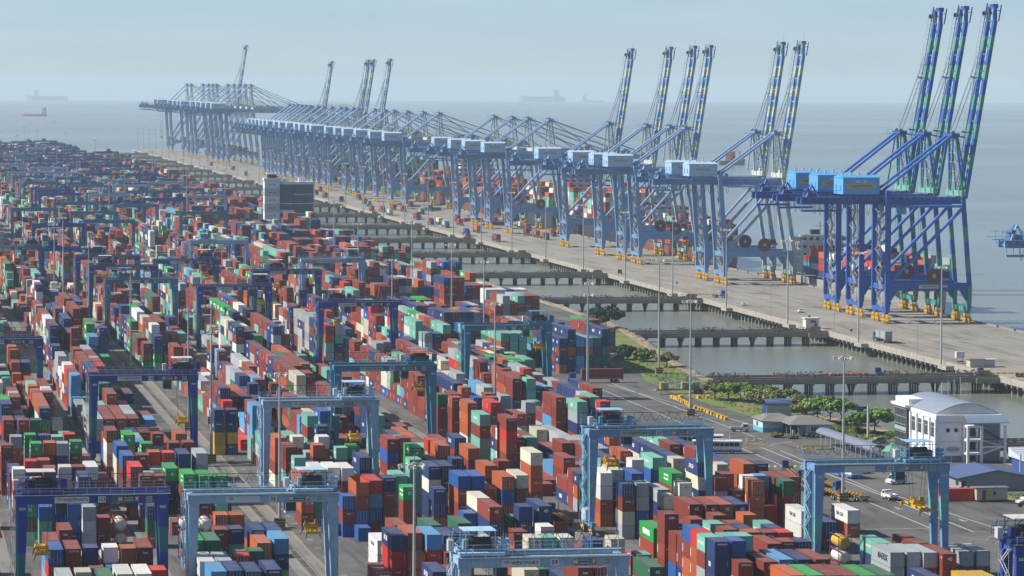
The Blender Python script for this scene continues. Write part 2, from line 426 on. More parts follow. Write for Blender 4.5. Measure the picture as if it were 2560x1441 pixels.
def open_mesh(L,ck):
    c=PAL[ck]; m=MB(); t=.08
    m.box(.035,.035,.16,CW-.035,L-.035,.3,shade(c,.7)); m.box(.035,.035,.3,.035+t,L-.035,CH-.03,c); m.box(CW-.035-t,.035,.3,CW-.035,L-.035,CH-.03,c)
    m.box(.035+t,.035,.3,CW-.035-t,.035+t,CH-.03,c); m.box(.035+t,L-.035-t,.3,CW-.035-t,L-.035,CH-.03,c)
    return m.mesh("container_body",CONT)
def frame_mesh(L,ck):
    c=shade(PAL[ck],.85); m=MB(); p=.13
    for x in (0,CW-p):
        for y in (0,L-p): m.box(x,y,.0,x+p,y+p,CH,c)
        m.box(x,p,0,x+p,L-p,.15,c); m.box(x,p,CH-.1,x+p,L-p,CH-.004,c)
    for y in (0,L-p): m.box(p,y,0,CW-p,y+p,.15,c); m.box(p,y,CH-.11,CW-p,y+p,CH-.004,c)
    k=(.12,.12,.12)
    for x in (-.01,CW-.17):
        for y in (-.01,L-.17): m.box(x,y,CH-.12,x+.18,y+.18,CH+.01,k); m.box(x,y,-.01,x+.18,y+.18,.11,k)
    return m.mesh("container_frame",PAINT)
def door_mesh(ck,dx):
    c=PAL[ck]; m=MB(); x0=.15+dx; x1=x0+1.05
    m.box(x0,-.005,.17,x1,.03,CH-.13,c)
    return m.mesh("container_door",PAINT)
def rod_mesh(dx):
    m=MB(); k=(.45,.45,.44)
    for r in (.25,.72):
        x=.15+dx+r; m.box(x-.025,-.05,.1,x+.025,-.006,CH-.08,k)
        for z in (.5,1.2,1.9): m.box(x-.09,-.06,z,x+.09,-.051,z+.07,k)
    m.box(.15+dx+.25,-.055,1.0,.15+dx+.72,-.0505,1.05,k)
    return m.mesh("lock_rods",STEEL)
def tank_meshes(ck):
    c=PAL[ck]; t=MB(); L=6.06
    t.tube((1.22,.35,1.3),(1.22,L-.35,1.3),1.1,c,20); t.tube((1.22,.12,1.3),(1.22,.35,1.3),.75,c,20,1.1); t.tube((1.22,L-.35,1.3),(1.22,L-.12,1.3),1.1,c,20,.75)
    t.box(.9,1.2,2.38,1.5,L-1.2,2.44,shade(c,.6))
    f=MB(); fc=(.40,.03,.03) if ck=='w' else (.03,.07,.22); p=.12
    for x in (0,CW-p):
        for y in (0,L-p): f.box(x,y,0,x+p,y+p,CH,fc)
        f.box(x,p,0,x+p,L-p,.15,fc); f.box(x,p,CH-.12,x+p,L-p,CH-.004,fc)
    for y in (0,L-p):
        f.box(p,y,0,CW-p,y+p,.15,fc); f.box(p,y,CH-.12,CW-p,y+p,CH-.004,fc)
        f.beam((p,y+.06,.15),(.8,y+.06,.75),.08,.08,fc); f.beam((CW-p,y+.06,.15),(CW-.8,y+.06,.75),.08,.08,fc)
    return t.mesh("tank_barrel",PAINT), f.mesh("tank_frame",PAINT)
_cm={}
def cmesh(key,fn):
    if key not in _cm: _cm[key]=fn()
    return _cm[key]
def marks(t,ck,L,style):
    """lettering the photograph shows on this kind of box, each text its own part"""
    w=(.8,.8,.78)
    if ck=='G':
        text("lettering","EVERGREEN",.26,w,(1.22,-.02,2.2),'-y',t,1.5)
        m=cmesh("emb",lambda: ring_mesh(.34,w)); o=link("emblem",m,t); o.location=(1.22,-.02,1.45)
        pb=cmesh("pan",lambda: MB().box(-.012,-2.0,-.55,.0,2.0,.55,w).mesh("sign_panel",LETTER)); o=link("sign_panel",pb,t); o.location=(0.03,L*.45,1.35)
        text("lettering","EVERGREEN",.75,(.02,.28,.06),(-.0,L*.45,1.35),'-x',t,3.7,.012)
    elif ck=='r' and style==0: text("lettering","tex",.62,w,(1.15,-.02,1.75),'-y',t,None,.02)
    elif ck in 'rb' and style==1: text("lettering","CRONOS",.36,w,(1.22,-.02,2.15),'-y',t,1.7,.015)
    elif ck=='r' and style==2: text("lettering","ZIM",.5,w,(1.22,-.02,1.9),'-y',t,1.1,.02)
    elif style==5: text("lettering","45",.8,w,(1.3,-.02,1.7),'-y',t,None,.02); text("lettering","45",.6,w,(.0,.7,1.9),'-x',t)
    elif ck=='b' and L>7: text("lettering","CMA CGM",1.1,w,(.01,L*.62,1.35),"-x",t,3.8,.03); 
    elif ck=='t' and L>5: text("lettering","CHINA SHIPPING",.7,w,(.01,L*.5,1.3),'-x',t,4.6,.02)
    elif ck in 'wg' and style==7: text("lettering","MAERSK",1.5,(.02,.03,.06),(.01,L*.4,1.3),'-x',t,6.2,.035)
    elif ck=='w' and style==8: text("lettering","CMA CGM",.95,(.03,.04,.09),(.01,L*.5,1.3),'-x',t,5.0,.02)
    elif ck=='k': text("lettering","APL",.34,(.5,.05,.04),(1.25,-.02,1.75),'-y',t,None,.01)
    elif ck=='w' and L>7: text("lettering","CMA CGM",.9,(.03,.05,.1),(.01,L*.55,1.3),'-x',t,4.4,.02)
def ring_mesh(r,c):
    m=MB(); n=14
    for k in range(n):
        a,b=2*math.pi*k/n,2*math.pi*(k+1)/n
        m.quad((r*math.cos(a),0,r*math.sin(a)),(r*.72*math.cos(a),0,r*.72*math.sin(a)),(r*.72*math.cos(b),0,r*.72*math.sin(b)),(r*math.cos(b),0,r*math.sin(b)),c)
    for k in range(4):
        a=k*math.pi/4; m.beam((-r*.7*math.cos(a),0,-r*.7*math.sin(a)),(r*.7*math.cos(a),0,r*.7*math.sin(a)),.02,.07,c)
    return m.mesh("emblem",LETTER)
def container(x,y,z,ck,Lk,label,style=9,doors=False,opn=False,group="stacked shipping containers"):
    L=LEN[Lk]; t=empty("tank_container" if Lk=='T' else "shipping_container",(x,y,z))
    tag(t,label,"tank container" if Lk=='T' else "container",group)
    if Lk=='T':
        a,b=cmesh(('T',ck),lambda:tank_meshes(ck)); link("tank",a,t); link("frame",b,t); return t
    v=rnd.randrange(3)
    if opn: link("body",cmesh(('O',L,ck),lambda:open_mesh(L,ck)),t)
    else: link("body",cmesh(('B',L,ck,v),lambda:body_mesh(L,ck,v)),t)
    link("frame",cmesh(('F',L,ck),lambda:frame_mesh(L,ck)),t)
    if doors:
        for dx in (0,1.07):
            d=link("door",cmesh(('D',ck,dx),lambda:door_mesh(ck,dx)),t); link("lock_rod",cmesh(('K',dx),lambda:rod_mesh(dx)),d)
    marks(t,ck,L,style)
    return t
TABLE="""153.5,548.0,54D 150.6,548.4,54G 147.8,548.9,54r 145.3,549.4,54r 142.5,549.9,54G 139.7,550.3,54o 88.0,559.4,44r 85.5,562.7,44b 33.8,563.6,44D 165.7,564.1,43b 108.8,564.2,44r 111.5,564.3,44r 27.6,564.6,44g 139.3,566.5,44rb 135.2,566.6,24r 39.8,567.1,44w 56.9,567.3,44b 36.9,567.4,44w 51.5,568.2,44cb 148.3,568.5,54r 145.4,568.7,54b 54.1,568.8,44b 142.5,569.1,54c 60.2,569.3,44b 30.7,570.5,24k 42.4,571.2,24R 132.6,572.1,25bbb 135.5,572.8,25B 132.4,578.3,25trg 180.3,578.6,42y 138.1,578.8,25t 135.5,578.9,25t 177.6,579.1,42y 50.8,580.5,44w 53.6,581.1,44g 79.4,582.2,43r 103.5,582.7,43k 124.3,582.9,53D 132.7,584.4,25Rooo 85.2,584.6,24oo 91.0,585.1,44r 57.0,586.4,24R 137.7,587.7,25r 82.6,588.0,45bRR 88.4,588.2,45cR 145.5,589.2,44r 132.7,590.5,25Broo 85.6,590.8,45oo 151.0,590.9,24b 148.4,591.3,24r 59.8,591.3,24D 176.3,591.8,53r 34.2,594.0,23r 173.7,594.1,43g 37.0,594.1,23B 171.1,595.1,43gB 168.2,595.1,43gg 137.3,595.7,25t 178.9,596.4,52r 133.4,598.0,24rrb 39.6,598.7,24o 27.8,598.7,44BR 42.4,599.4,44r 30.7,599.5,44r 33.6,600.3,24b 36.8,600.3,24w 62.2,602.5,44o 151.1,603.6,24R 148.5,604.0,24r 133.3,604.2,24rrB 145.8,604.6,24o 39.8,604.9,43k 34.1,606.4,43k 175.6,606.5,53r 37.0,606.5,43k 54.2,607.1,44D 169.6,607.5,43t 51.5,607.5,44G 96.9,607.6,44b 65.6,607.6,44cb 94.2,608.0,44b 150.9,610.1,24b 132.7,610.4,25rrrr 145.7,610.8,24b 27.8,611.1,44rc 189.1,614.1,42g 186.2,614.3,42g 151.0,616.4,24t 145.7,617.2,24r 121.2,618.6,23b 129.8,618.8,22t 65.9,620.1,44b 63.1,620.2,44bo 125.4,620.3,23k 56.9,621.7,24r 59.5,622.3,24b 93.6,622.5,44D 88.0,623.1,44r 117.0,623.3,23k 114.1,623.7,23t 111.5,623.8,23k 140.3,624.2,24r 99.3,624.5,44D 151.0,629.3,24o 145.6,629.4,24r 110.5,632.7,23r 116.5,639.2,23w 171.0,639.4,T2yw 88.0,644.7,42ww 153.4,645.5,54b 150.7,645.8,54o 148.1,646.0,54r 120.2,646.2,43r 145.2,646.7,54r 114.0,647.4,24bbo 117.7,647.8,54b 108.7,647.8,54rb 122.8,652.8,22Br 113.3,653.6,23G 168.2,655.4,43ww 173.9,660.0,42b 57.8,660.6,T3w 54.4,661.1,T3w 106.1,661.2,23B 108.8,662.2,44k 63.9,664.9,23o 61.1,665.3,23o 33.0,668.6,42r 183.0,677.6,42wo 103.2,678.2,24bbr 49.9,681.0,23bDo 38.0,681.4,23gww 151.0,681.4,24k 139.9,681.5,24brkg 171.5,682.2,24Drr 98.0,682.2,24Grr 165.5,682.5,24ooor 142.9,682.6,24ggBr 30.0,682.6,23Btt 148.4,683.6,23k 168.7,684.9,22RR 44.0,685.2,T2ww 89.9,685.3,21B 41.0,686.3,22rr 35.5,686.5,23BBb 27.4,688.4,23Grg 171.3,688.6,44r 174.3,689.0,44rr 32.7,689.0,23BBb 159.8,689.6,24rg 166.0,689.8,24w 163.4,690.0,23r 168.5,691.1,24c 157.1,691.2,45bkb 90.3,691.5,44orB 87.8,692.2,23BrB 149.6,694.5,43g 93.3,694.6,44RcBr 84.7,694.9,21b 162.7,696.2,24r 119.5,697.5,44oBr 96.5,698.7,24boor 153.3,698.8,44G 114.0,699.6,44BB 145.5,699.7,44Bb 122.7,699.8,44kr 111.3,700.0,44Borr 139.6,701.3,44wwoo 99.3,701.7,44tt 64.9,707.0,24Gr 142.9,707.0,44k 102.8,707.0,25tttt 61.9,707.1,44Gr 95.9,707.5,22bb 53.2,708.4,24r 38.8,708.9,44br 50.6,709.5,24rr 59.1,709.8,44Grr 82.0,710.4,44o 66.2,713.2,23c 165.9,714.2,24k 171.3,714.2,44oo 174.0,714.3,24b 51.4,715.9,23c 54.0,716.2,23B 128.5,716.5,45koor 90.9,717.7,44w 119.6,718.4,44ob 108.3,718.4,44bwbb 88.2,718.9,44w 111.0,719.2,44bb 85.3,719.4,44wg 56.6,722.3,44G 26.8,725.0,24wo 150.9,725.4,24w 49.9,726.1,44R 145.8,726.1,24r 159.7,726.7,24k 32.9,726.7,24r 123.7,726.8,24r 41.2,727.3,44wr 38.6,727.7,24r 36.0,727.8,24wg 155.9,728.9,44tB 30.3,730.4,23g 43.7,730.9,43r 27.7,731.2,23B 115.2,732.7,24b 33.5,733.0,23c 37.2,735.7,23k 97.0,737.6,44b 83.9,739.2,24to 29.8,740.0,24R 32.4,741.6,24o 55.3,746.8,23w 49.8,748.1,44B 52.7,748.9,24r 61.4,750.2,44b 65.0,750.9,44g 121.8,753.0,44or 58.4,753.1,24R 55.6,754.8,24o 137.9,755.3,21r 110.3,756.0,44GG 94.8,758.2,24t 116.6,759.5,44o 84.6,761.0,44rr 97.7,761.7,24G 90.7,764.0,24o 49.9,768.5,44B 116.2,771.9,24R 55.4,773.0,24G 26.2,773.2,24r 61.2,773.5,24r 64.3,774.4,24r 107.9,775.0,44rB 37.9,775.5,24g 122.6,775.6,44b 32.4,776.3,24G 35.3,777.2,24o 110.8,777.3,24r 40.9,779.1,24G 84.5,781.1,44oo 94.0,782.5,24w 88.5,783.2,24k 37.5,790.5,24t 136.4,791.0,45rRo 28.8,791.7,24g 53.0,792.4,44G 34.9,793.6,24b 64.3,793.6,44o 59.3,794.3,24r 32.0,795.4,24G 40.4,795.6,24R 132.1,800.6,45trttt 50.0,802.8,44rw 96.6,806.3,24b 145.7,829.9,24r 34.8,829.9,24D 32.0,830.3,24r 97.4,831.9,44t 101.8,844.0,44B 80.9,850.1,24bbyb 77.9,850.5,24bbyy 146.4,874.6,24rr 142.9,875.0,24BD 137.7,875.8,24orrr 135.6,884.9,24Drrr"""
ST=[]
for e in TABLE.split():
    a,b,c_=e.split(','); ST.append([float(a),float(b),c_[0],int(c_[1]),c_[2:]])
def block_of(x,y):
    near=y<662
    if x<47.5: return "under" if near else "behind","crane one-two-three",0
    if x<76: return "under" if near else "behind","crane thirty-five",1
    if x<104.3: return "before" if near else "around","crane forty",2
    if x<130.5: return "seaward of" if near else "landward of","crane fifty-nine" if near else "crane twenty-three",3
    if x<157.5: return "before" if near else "behind","crane twenty-three",4
    return "landward of" if near else "behind","crane thirty-two",5
groups={}
for s in ST:
    b=block_of(s[0],s[1]); groups.setdefault((b[2],s[1]<662),[]).append(s)
info={}
for kk,lst in groups.items():
    xs=sorted(lst,key=lambda s:s[0]); rows=[]; 
    for s in xs:
        if rows and s[0]-rows[-1][-1][0]<1.0 and s[0]-rows[-1][0][0]<2.0: rows[-1].append(s)
        else: rows.append([s])
    for ri,rw in enumerate(rows):
        for bi,s in enumerate(sorted(rw,key=lambda s:s[1])): info[id(s)]=(ri+1,bi+1)
TAX=["top tier","one below top","two below top","three below top","four below top"]
cand=[]
for s in ST:
    X,Y,Lk,nT,cs=s
    for k in range(nT): 
        ck=cs[k] if k<len(cs) else None
        # a box counts as showing when it is the stack's top or one whose colour was read off the photograph
        pr=0 if (k==0 or Lk=='T') else (1 if (ck and Y<760) else 9)
        cand.append((pr,Y,k,s,ck))
cand.sort(key=lambda c_:(c_[0],c_[1]))
MAXI=262
loose=MB()
def add_loose(mb,x,y,z,L,c,w=CW,top=CH):
    i=len(mb.v); mb.v += [(x,y,z),(x+w,y,z),(x+w,y+L,z),(x,y+L,z),(x,y,z+top),(x+w,y,z+top),(x+w,y+L,z+top),(x,y+L,z+top)]
    for q in [(4,5,6,7),(0,1,5,4),(1,2,6,5),(3,0,4,7),(2,3,7,6)]: mb.f.append(tuple(i+j for j in q)); mb.c.append(c)
def detail(mb,x,y,z,L,ck,doors):
    """the door rods, code column or panel that a box shows on its end and side"""
    if doors:
        for r in (.4,.87,1.5,1.97): mb.quad((x+r-.03,y-.03,z+.15),(x+r+.03,y-.03,z+.15),(x+r+.03,y-.03,z+2.45),(x+r-.03,y-.03,z+2.45),(.42,.42,.42))
    else:
        mb.quad((x+2.05,y-.03,z+1.2),(x+2.12,y-.03,z+1.2),(x+2.12,y-.03,z+2.2),(x+2.05,y-.03,z+2.2),(.5,.5,.5))
    if ck=='G': mb.quad((x-.03,y+L*.75,z+.8),(x-.03,y+L*.25,z+.8),(x-.03,y+L*.25,z+1.8),(x-.03,y+L*.75,z+1.8),(.75,.75,.72))
    elif ck in 'btB' and rnd.random()<.5: mb.quad((x-.03,y+L*.7,z+.9),(x-.03,y+L*.45,z+.9),(x-.03,y+L*.45,z+1.7),(x-.03,y+L*.7,z+1.7),(.6,.6,.6))
    if ck in 'rRobk' and y<1700 and rnd.random()<.55:
        w0=.3+rnd.random()*.5
        for q in range(rnd.choice((3,3,4))): mb.quad((x+w0+q*.3,y-.032,z+1.7),(x+w0+q*.3+.2,y-.032,z+1.7),(x+w0+q*.3+.2,y-.032,z+2.0),(x+w0+q*.3,y-.032,z+2.0),(.62,.62,.6) if ck!='k' else (.5,.06,.04))
    if ck not in 'GbtB' and rnd.random()<.5: mb.quad((x-.03,y+L-.3,z+.7),(x-.03,y+L-.8,z+.7),(x-.03,y+L-.8,z+2.1),(x-.03,y+L-.3,z+2.1),(.6,.6,.58))
MIXC="rrrrrrrrrrrrrrrrrrrrrroooooRRbbbbbbbbbbbBccwwwggggggGGDDtttttkkk"
MIX2="rrrrrrrrrrrrrrrrooobbbbbbbbBBcwgggDttk"
OCC={}
def occ(x,y,L): OCC.setdefault(round(x/2.8),[]).append((x,y,L))
ids=set(); count=0
for pr,Y,k,s,ck in cand:
    X,_,Lk,nT,cs=s; L=LEN[Lk]; z=(nT-1-k)*TH
    c2=ck or rnd.choice("rrrrobbgtk")
    if pr<9 and count<MAXI:
        count+=1; r_,b_=info[id(s)]; w1,w2,_=block_of(X,Y)
        size={'2':'short','4':'long','5':'extra-long','T':'tank'}[Lk]
        nm='tank' if Lk=='T' else size+' container'
        lab="%s %s, %s, row %s seaward, stack %s inland, %s %s"%(CN[c2],nm,TAX[k],words(r_),words(b_),w1,w2)
        st=9
        if Lk=='5': st=5
        elif c2=='r': st=[0,1,9,9,0,9,2][count%7]
        elif c2=='b' and count%3==0: st=1
        elif c2=='g' and X>166 and Y<600: st=7
        elif c2=='w' and X>180: st=8
        opn=(c2=='o' and abs(X-90)<.6 and 688<Y<694 and k==0) or (c2=='r' and k==0 and (abs(X-120.1)<.5 and 640<Y<650 or abs(X-43.1)<.6 and 725<Y<735))
        container(X,Y,z,c2,Lk,lab,st,doors=(count%5==2 or c2 in 'b' and count%3==1) and st==9,opn=opn)
    else:
        add_loose(loose,X,Y,z,L,vary(PAL[c2])); detail(loose,X,Y,z,L,c2,rnd.random()<.3)
for s in ST: occ(s[0],s[1],LEN[s[2]])
def blocked(x,y,L):
    k=round(x/2.8)
    for kk in (k-1,k,k+1):
        for (a,b,l) in OCC.get(kk,()):
            if abs(a-x)<2.55 and min(b+l,y+L)-max(b,y)>-.1: return True
    return False
# (x, y, number, scheme, trolley 0..1, spreader height, detailed)
RTG=[(22.3,590,"123",'R',.17,10.5,1),(49.5,587,"35",'L',.83,13.5,1),(80,503,"59",'L',.14,8,1),(79.6,759,"40",'L',.80,11.5,1),(134.5,687,"23",'M',.2,13,1),(160.9,618,"32",'M',.80,12,1),
(48.1,831,"140",'R',.86,9,1),(106,852,"78",'T',.84,14,1),(158.9,989,"70",'T',.86,13.5,1),(18.8,952,"137",'R',.3,9,1),(132.1,1100,"128",'R',.25,13,1),(103.7,1191,"138",'R',.86,14,1),
(76.8,1236,"74",'T',.28,8,1),(76.4,1325,"126",'R',.25,16,1),(75.9,1402,"125",'R',.3,13,1),(102.8,1368,"131",'R',.8,14,1),(130.4,1532,"41",'L',.25,15,0),(131.6,1288,"133",'R',.35,14,1),(157.8,1368,"37",'L',.82,13,1),
(43,1485,"79",'T',.82,12,1),(99.5,1764,"",'T',.3,12,0),(99,1878,"",'T',.7,12,0),(127.8,1987,"",'T',.3,12,0),(154.2,1874,"",'T',.85,12,0),(71.2,1935,"",'T',.5,12,0),(97.4,2255,"",'R',.8,12,0),
(125.2,2172,"",'L',.4,12,0),(73,1720,"",'R',.6,12,0),(66,1475,"",'R',.2,12,0),(98,2507,"",'L',.8,12,0),(125.5,2400,"",'R',.4,12,0),(152.4,2397,"",'R',.3,12,0),(124.8,2553,"",'R',.7,12,0),(151,2744,"",'T',.4,12,0),
(97.5,2766,"",'R',.3,12,0),(125,2860,"",'L',.6,12,0),(152,2930,"",'R',.6,12,0),(179,2650,"",'R',.6,12,0),(125,3150,"",'T',.6,12,0),(152,3260,"",'R',.4,12,0),(125,3420,"",'L',.6,12,0),(152,3560,"",'R',.6,12,0),
(179,3300,"",'T',.6,12,0),(206,3500,"",'R',.6,12,0),(152,3800,"",'R',.4,12,0),(179,3900,"",'R',.4,12,0),(161.6,506,"47",'R',.10,12,1)]
RTGPOS=[(r[0],r[1]) for r in RTG]

def rtg_block(x,y,L):
    for (rx,ry) in RTGPOS:
        for lx0,lx1 in ((rx-.6,rx+1.8),(rx+22.6,rx+25.2)):
            if x<lx1 and x+CW>lx0 and y<ry+9 and y+L>ry-2: return True
    return False
# transcribed neighbourhood: low filler behind what was read from the photograph
def fill(x0,nr,ya,yb,hmin,hmax,pitch=2.8,mix=MIXC,corr=.55,p40=.6,mb=loose,empty_p=.0):
    rows=[]
    for r in range(nr):
        x=x0+pitch*r; y=ya+rnd.uniform(0,.3); col=[]
        h=rnd.randint(hmin,hmax); ck=rnd.choice(mix); fav=rnd.choice('rrrbbotgrrG')
        while y<yb-6:
            L=12.19 if rnd.random()<p40 else 6.06
            if rnd.random()>corr: h=max(hmin,min(hmax,h+rnd.choice((-1,-1,1,1,-2,2))))
            if rnd.random()<empty_p: y+=L+.35; continue
            if rnd.random()<.62: ck=fav if rnd.random()<.38 else rnd.choice(mix)
            if not blocked(x,y,L) and not rtg_block(x,y,L): col.append((x,y,L,h,ck))
            y+=L+.32
        rows.append(col)
    def hat(r,y):
        if r<0 or r>=len(rows): return 0
        for (x,yy_,L,h,ck) in rows[r]:
            if yy_-.5<=y<=yy_+L+.5: return h
        return 0
    for r,col in enumerate(rows):
        for i,(x,y,L,h,ck) in enumerate(col):
            hf=hat(r,y-3.0); hl=min(hat(r-1,y+1),hat(r-1,y+L-1))
            for t in range(h):
                if t>=min(hf,hl)-1 or t>=h-1:
                    cc=ck if (t==h-1 or rnd.random()<.35) else rnd.choice(mix)
                    add_loose(mb,x,y,t*TH,L,vary(PAL[cc]))
                    if y<2300: detail(mb,x,y,t*TH,L,cc,rnd.random()<.3)
for (x0,nr) in ((26.9,7),(50.4,6),(84.9,6),(108.2,6),(139.9,6),(162.7,6)):
    fill(x0,nr,700,838,1,3)
fill(26.9,6,548,612,1,2); fill(50.8,6,572,612,1,3); fill(85.3,6,592,636,1,1); fill(108.4,6,590,655,1,2); fill(133,8,590,650,1,3)
SEC=[(860,1078),(1100,1314),(1338,1552),(1576,1790),(1814,2028),(2052,2266),(2290,2504),(2528,2742),(2766,2980),(3004,3218),(3242,3456),(3480,3694),(3718,3932),(3956,4170),(4194,4400)]
for si,(a,b) in enumerate(SEC):
    for ci,L0 in enumerate([22.3,49.4,77.0,104.2,131.4,158.6,-4.7,-31.7]):
        x0=L0+3.1
        if x0+18 < .034*a-42: continue
        if si==0: x0=(26.9,50.4,84.9,108.2,139.0,162.7,-1.6,-28.6)[ci]
        mx=5 if si>0 else 4
        fill(x0,6,a,b,1 if si<6 else 2,mx,corr=.5,p40=.5,empty_p=.05,mix=MIXC if si<5 else MIXC+'bbttgwcBttgw')
# deeper, tightly packed stacks of empties between the last crane lane and the water
TB=[]; ya=1158
while ya<3640:
    ln=rnd.choice((12.5,25,25,37.5)); TB.append((ya,ya+ln+1)); ya+=ln+rnd.choice((9,14,20,12))
fill(214.4,6,1287,1299.5,5,5,pitch=2.52,mix="wwRwrwRb",corr=1.0,p40=1.0)
OCC_RW=[s_ for s_ in ()]
for (a,b) in TB:
    if 2060<b and a<2115: continue
    xr=(232 if a>1240 else 238) if a<1750 else min(254,236+(a-1750)*.014)
    x0=186.5 if a>1160 else 200
    if a<1330 and b>1262: xr=213
    for g0 in (0,1,2):
        w3=(xr-x0)/3; h=rnd.choice((3,4,5,5,6)) if not 1203<a<1300 else 3
        if rnd.random()<.12: continue
        mm_=rnd.choice((MIX2,"rrrrrrro","rrrobB","bbbbr","rrrrt","rrgob"))
        fill(x0+g0*w3,int((w3-.4)/2.5),a,b,h-1,h,pitch=2.5,mix=mm_+mm_+MIX2[::3],corr=.9,p40=.97)
fill(188,3,1100,1140,3,4,mix="bbrDto"); fill(201.5,6,1076,1140,4,5,mix="bbbcroD",pitch=2.6,corr=.85)
fill(162,6,930,1070,2,4); 
for x0_ in (-1.6,-28.6): fill(x0_,6,540,655,2,4); fill(x0_,6,690,838,2,4)
tag(loose.build("stacked_containers_beyond",CONT),label="maroon, blue and green container stacks filling the yard beyond the first rows",cat="containers",kind="stuff")

# ================================================================ RUBBER-TYRED GANTRY CRANES
SCH={'R':((.012,.045,.30),(.012,.17,.19)),'L':((.30,.47,.62),(.30,.47,.62)),'M':((.16,.33,.55),(.16,.42,.45)),'T':((.045,.19,.33),(.04,.24,.27))}
YEL=(.62,.36,.015); BLK=(.02,.02,.022); GAL=(.42,.45,.47)
SPAN=24.4; YD=6.6
def scol(s,k): return SCH[s][k%2]
def gantry(x,y,num,s,tf,sz,det):
    A,B=SCH[s]; lite={'R':A,'L':(.42,.62,.80),'M':(.28,.50,.68),'T':(.07,.26,.42)}[s]
    t=empty("gantry_crane",(x,y,0))
    seqs=[[A,B,A,A],[A,A,B,A],[A,B,B,A],[A,A,B,A]]
    if not det:
        # far away: the whole crane in three meshes
        m=MB()
        for yy in (0,YD):
            for xx,d in ((.7,.5),(SPAN-.7,-.5)): m.beam((xx,yy+.6,1.5),(xx,yy+.6,19),1.3,1.1,A,[A,B,A])
            m.box(0,yy,19,SPAN,yy+1.2,20.6,A)
        for xx in (.7,SPAN-.7): m.beam((xx,-1.5,1.6),(xx,YD+2.6,1.6),.9,.9,A)
        m.build("portal_frame",PAINT,t)
        w=MB()
        for xx in (.7,SPAN-.7):
            for yy in (-1,.6,YD,YD+1.8): w.tube((xx-.35,yy,.8),(xx+.35,yy,.8),.8,BLK,8)
        w.build("wheel_set",PAINT,t)
        m=MB(); tx=SPAN*tf; m.box(tx-3,-.3,20.62,tx+3,YD+1.5,21.2,A); m.box(tx-1.8,1,21.2,tx+1.8,5,22.8,shade(A,.5)); m.box(tx-2.4,.5,23.4,tx+1.6,6,23.5,lite)
        m.beam((tx,3.9,12),(tx,3.9,20.6),.15,.15,BLK); m.build("trolley",PAINT,t)
        m=MB(); m.box(tx-1.2,-2.2,sz,tx+1.2,9.9,sz+.4,YEL); m.box(tx-1,2.4,sz+.4,tx+1,5.4,sz+1.6,YEL); m.build("spreader",PAINT,t)
        return t
    i=0
    for yy in (0,YD):
        for side in (0,1):
            xx=.15 if side==0 else SPAN-.15; g=1 if side==0 else -1
            m=MB(); sq=seqs[i]; z=[1.9,6.5,11,15,19.0]
            for k in range(4):
                def ww(zz): return 0.95+.75*(zz-1.9)/17
                a,b=ww(z[k]),ww(z[k+1])
                lo=[(xx,yy,z[k]),(xx+g*a,yy,z[k]),(xx+g*a,yy+1.1,z[k]),(xx,yy+1.1,z[k])]; hi=[(xx,yy,z[k+1]),(xx+g*b,yy,z[k+1]),(xx+g*b,yy+1.1,z[k+1]),(xx,yy+1.1,z[k+1])]
                if side: lo=[lo[1],lo[0],lo[3],lo[2]]; hi=[hi[1],hi[0],hi[3],hi[2]]
                m.hexa(lo,hi,sq[k])
            o=m.build("leg",PAINT,t); i+=1
            # end bogie under this leg: frame and two tyres
            bx=xx+g*.5; f=MB(); yc=yy+(-.3 if yy==0 else 1.4)
            f.box(bx-.45,yc-1.5,.95,bx+.45,yc+1.5,1.35,YEL if num in("23","74") else A); f.box(bx-.3,yc-.35,1.35,bx+.3,yc+.35,1.9,A); bo=f.build("bogie",PAINT,t)
            for dy in (-.95,.95):
                w=MB(); w.tube((bx-.3,yc+dy,.8),(bx+.3,yc+dy,.8),.8,BLK,14); w.tube((bx-.32,yc+dy,.8),(bx+.32,yc+dy,.8),.34,(.5,.5,.5),10); w.build("wheel",PAINT,bo)
    for xx in (.3,SPAN-1.2):
        m=MB(); m.box(xx,-1.2,1.9,xx+.9,YD+2.3,2.75,A); m.build("sill_beam",PAINT,t)
        m=MB(); m.box(xx,1.2,19.1,xx+.9,YD-.002,20.2,A); m.build("end_tie",PAINT,t)
    for yy in (0,YD):
        m=MB(); n=8
        for k in range(n):
            m.box(SPAN*k/n,yy,19.0,SPAN*(k+1)/n,yy+1.2,20.45,(A,A,B,A,A,B,A,A)[k])
        m.box(-.1,yy-.08,20.452,SPAN+.1,yy+1.28,20.56,lite)
        # rail the trolley runs on
        m.box(.3,yy+.5,20.562,SPAN-.3,yy+.65,20.68,(.12,.12,.12))
        m.build("main_girder",PAINT,t)
        rl_=MB(); ye=yy-.75 if yy==0 else yy+1.95
        rl_.box(-.3,min(ye,yy-.08),20.42,SPAN+.3,max(ye,yy-.081) if yy==0 else ye,20.46,shade(GAL,.6)) if yy==0 else rl_.box(-.3,yy+1.281,20.42,SPAN+.3,ye,20.46,shade(GAL,.6))
        hc=lite if s!='R' else GAL
        for k in range(14): rl_.beam((SPAN*k/13,ye,20.45),(SPAN*k/13,ye,21.6),.07,.07,hc)
        rl_.beam((-.2,ye,21.6),(SPAN+.2,ye,21.6),.07,.07,hc); rl_.beam((-.2,ye,21.05),(SPAN+.2,ye,21.05),.05,.05,hc)
        rl_.build("walkway_railing",STEEL,t)
    # festoon wire with hanging cable loops
    m=MB(); yf=YD+1.5
    for k in range(7): m.beam((SPAN*k/6,yf,20.6),(SPAN*k/6,yf,22.9),.08,.08,lite if s!='R' else GAL)
    m.beam((0,yf,22.9),(SPAN,yf,22.9),.09,.09,BLK)
    xs_=[SPAN*(.42+.58*k/8) if tf<.5 else SPAN*(.58*k/8) for k in range(9)]
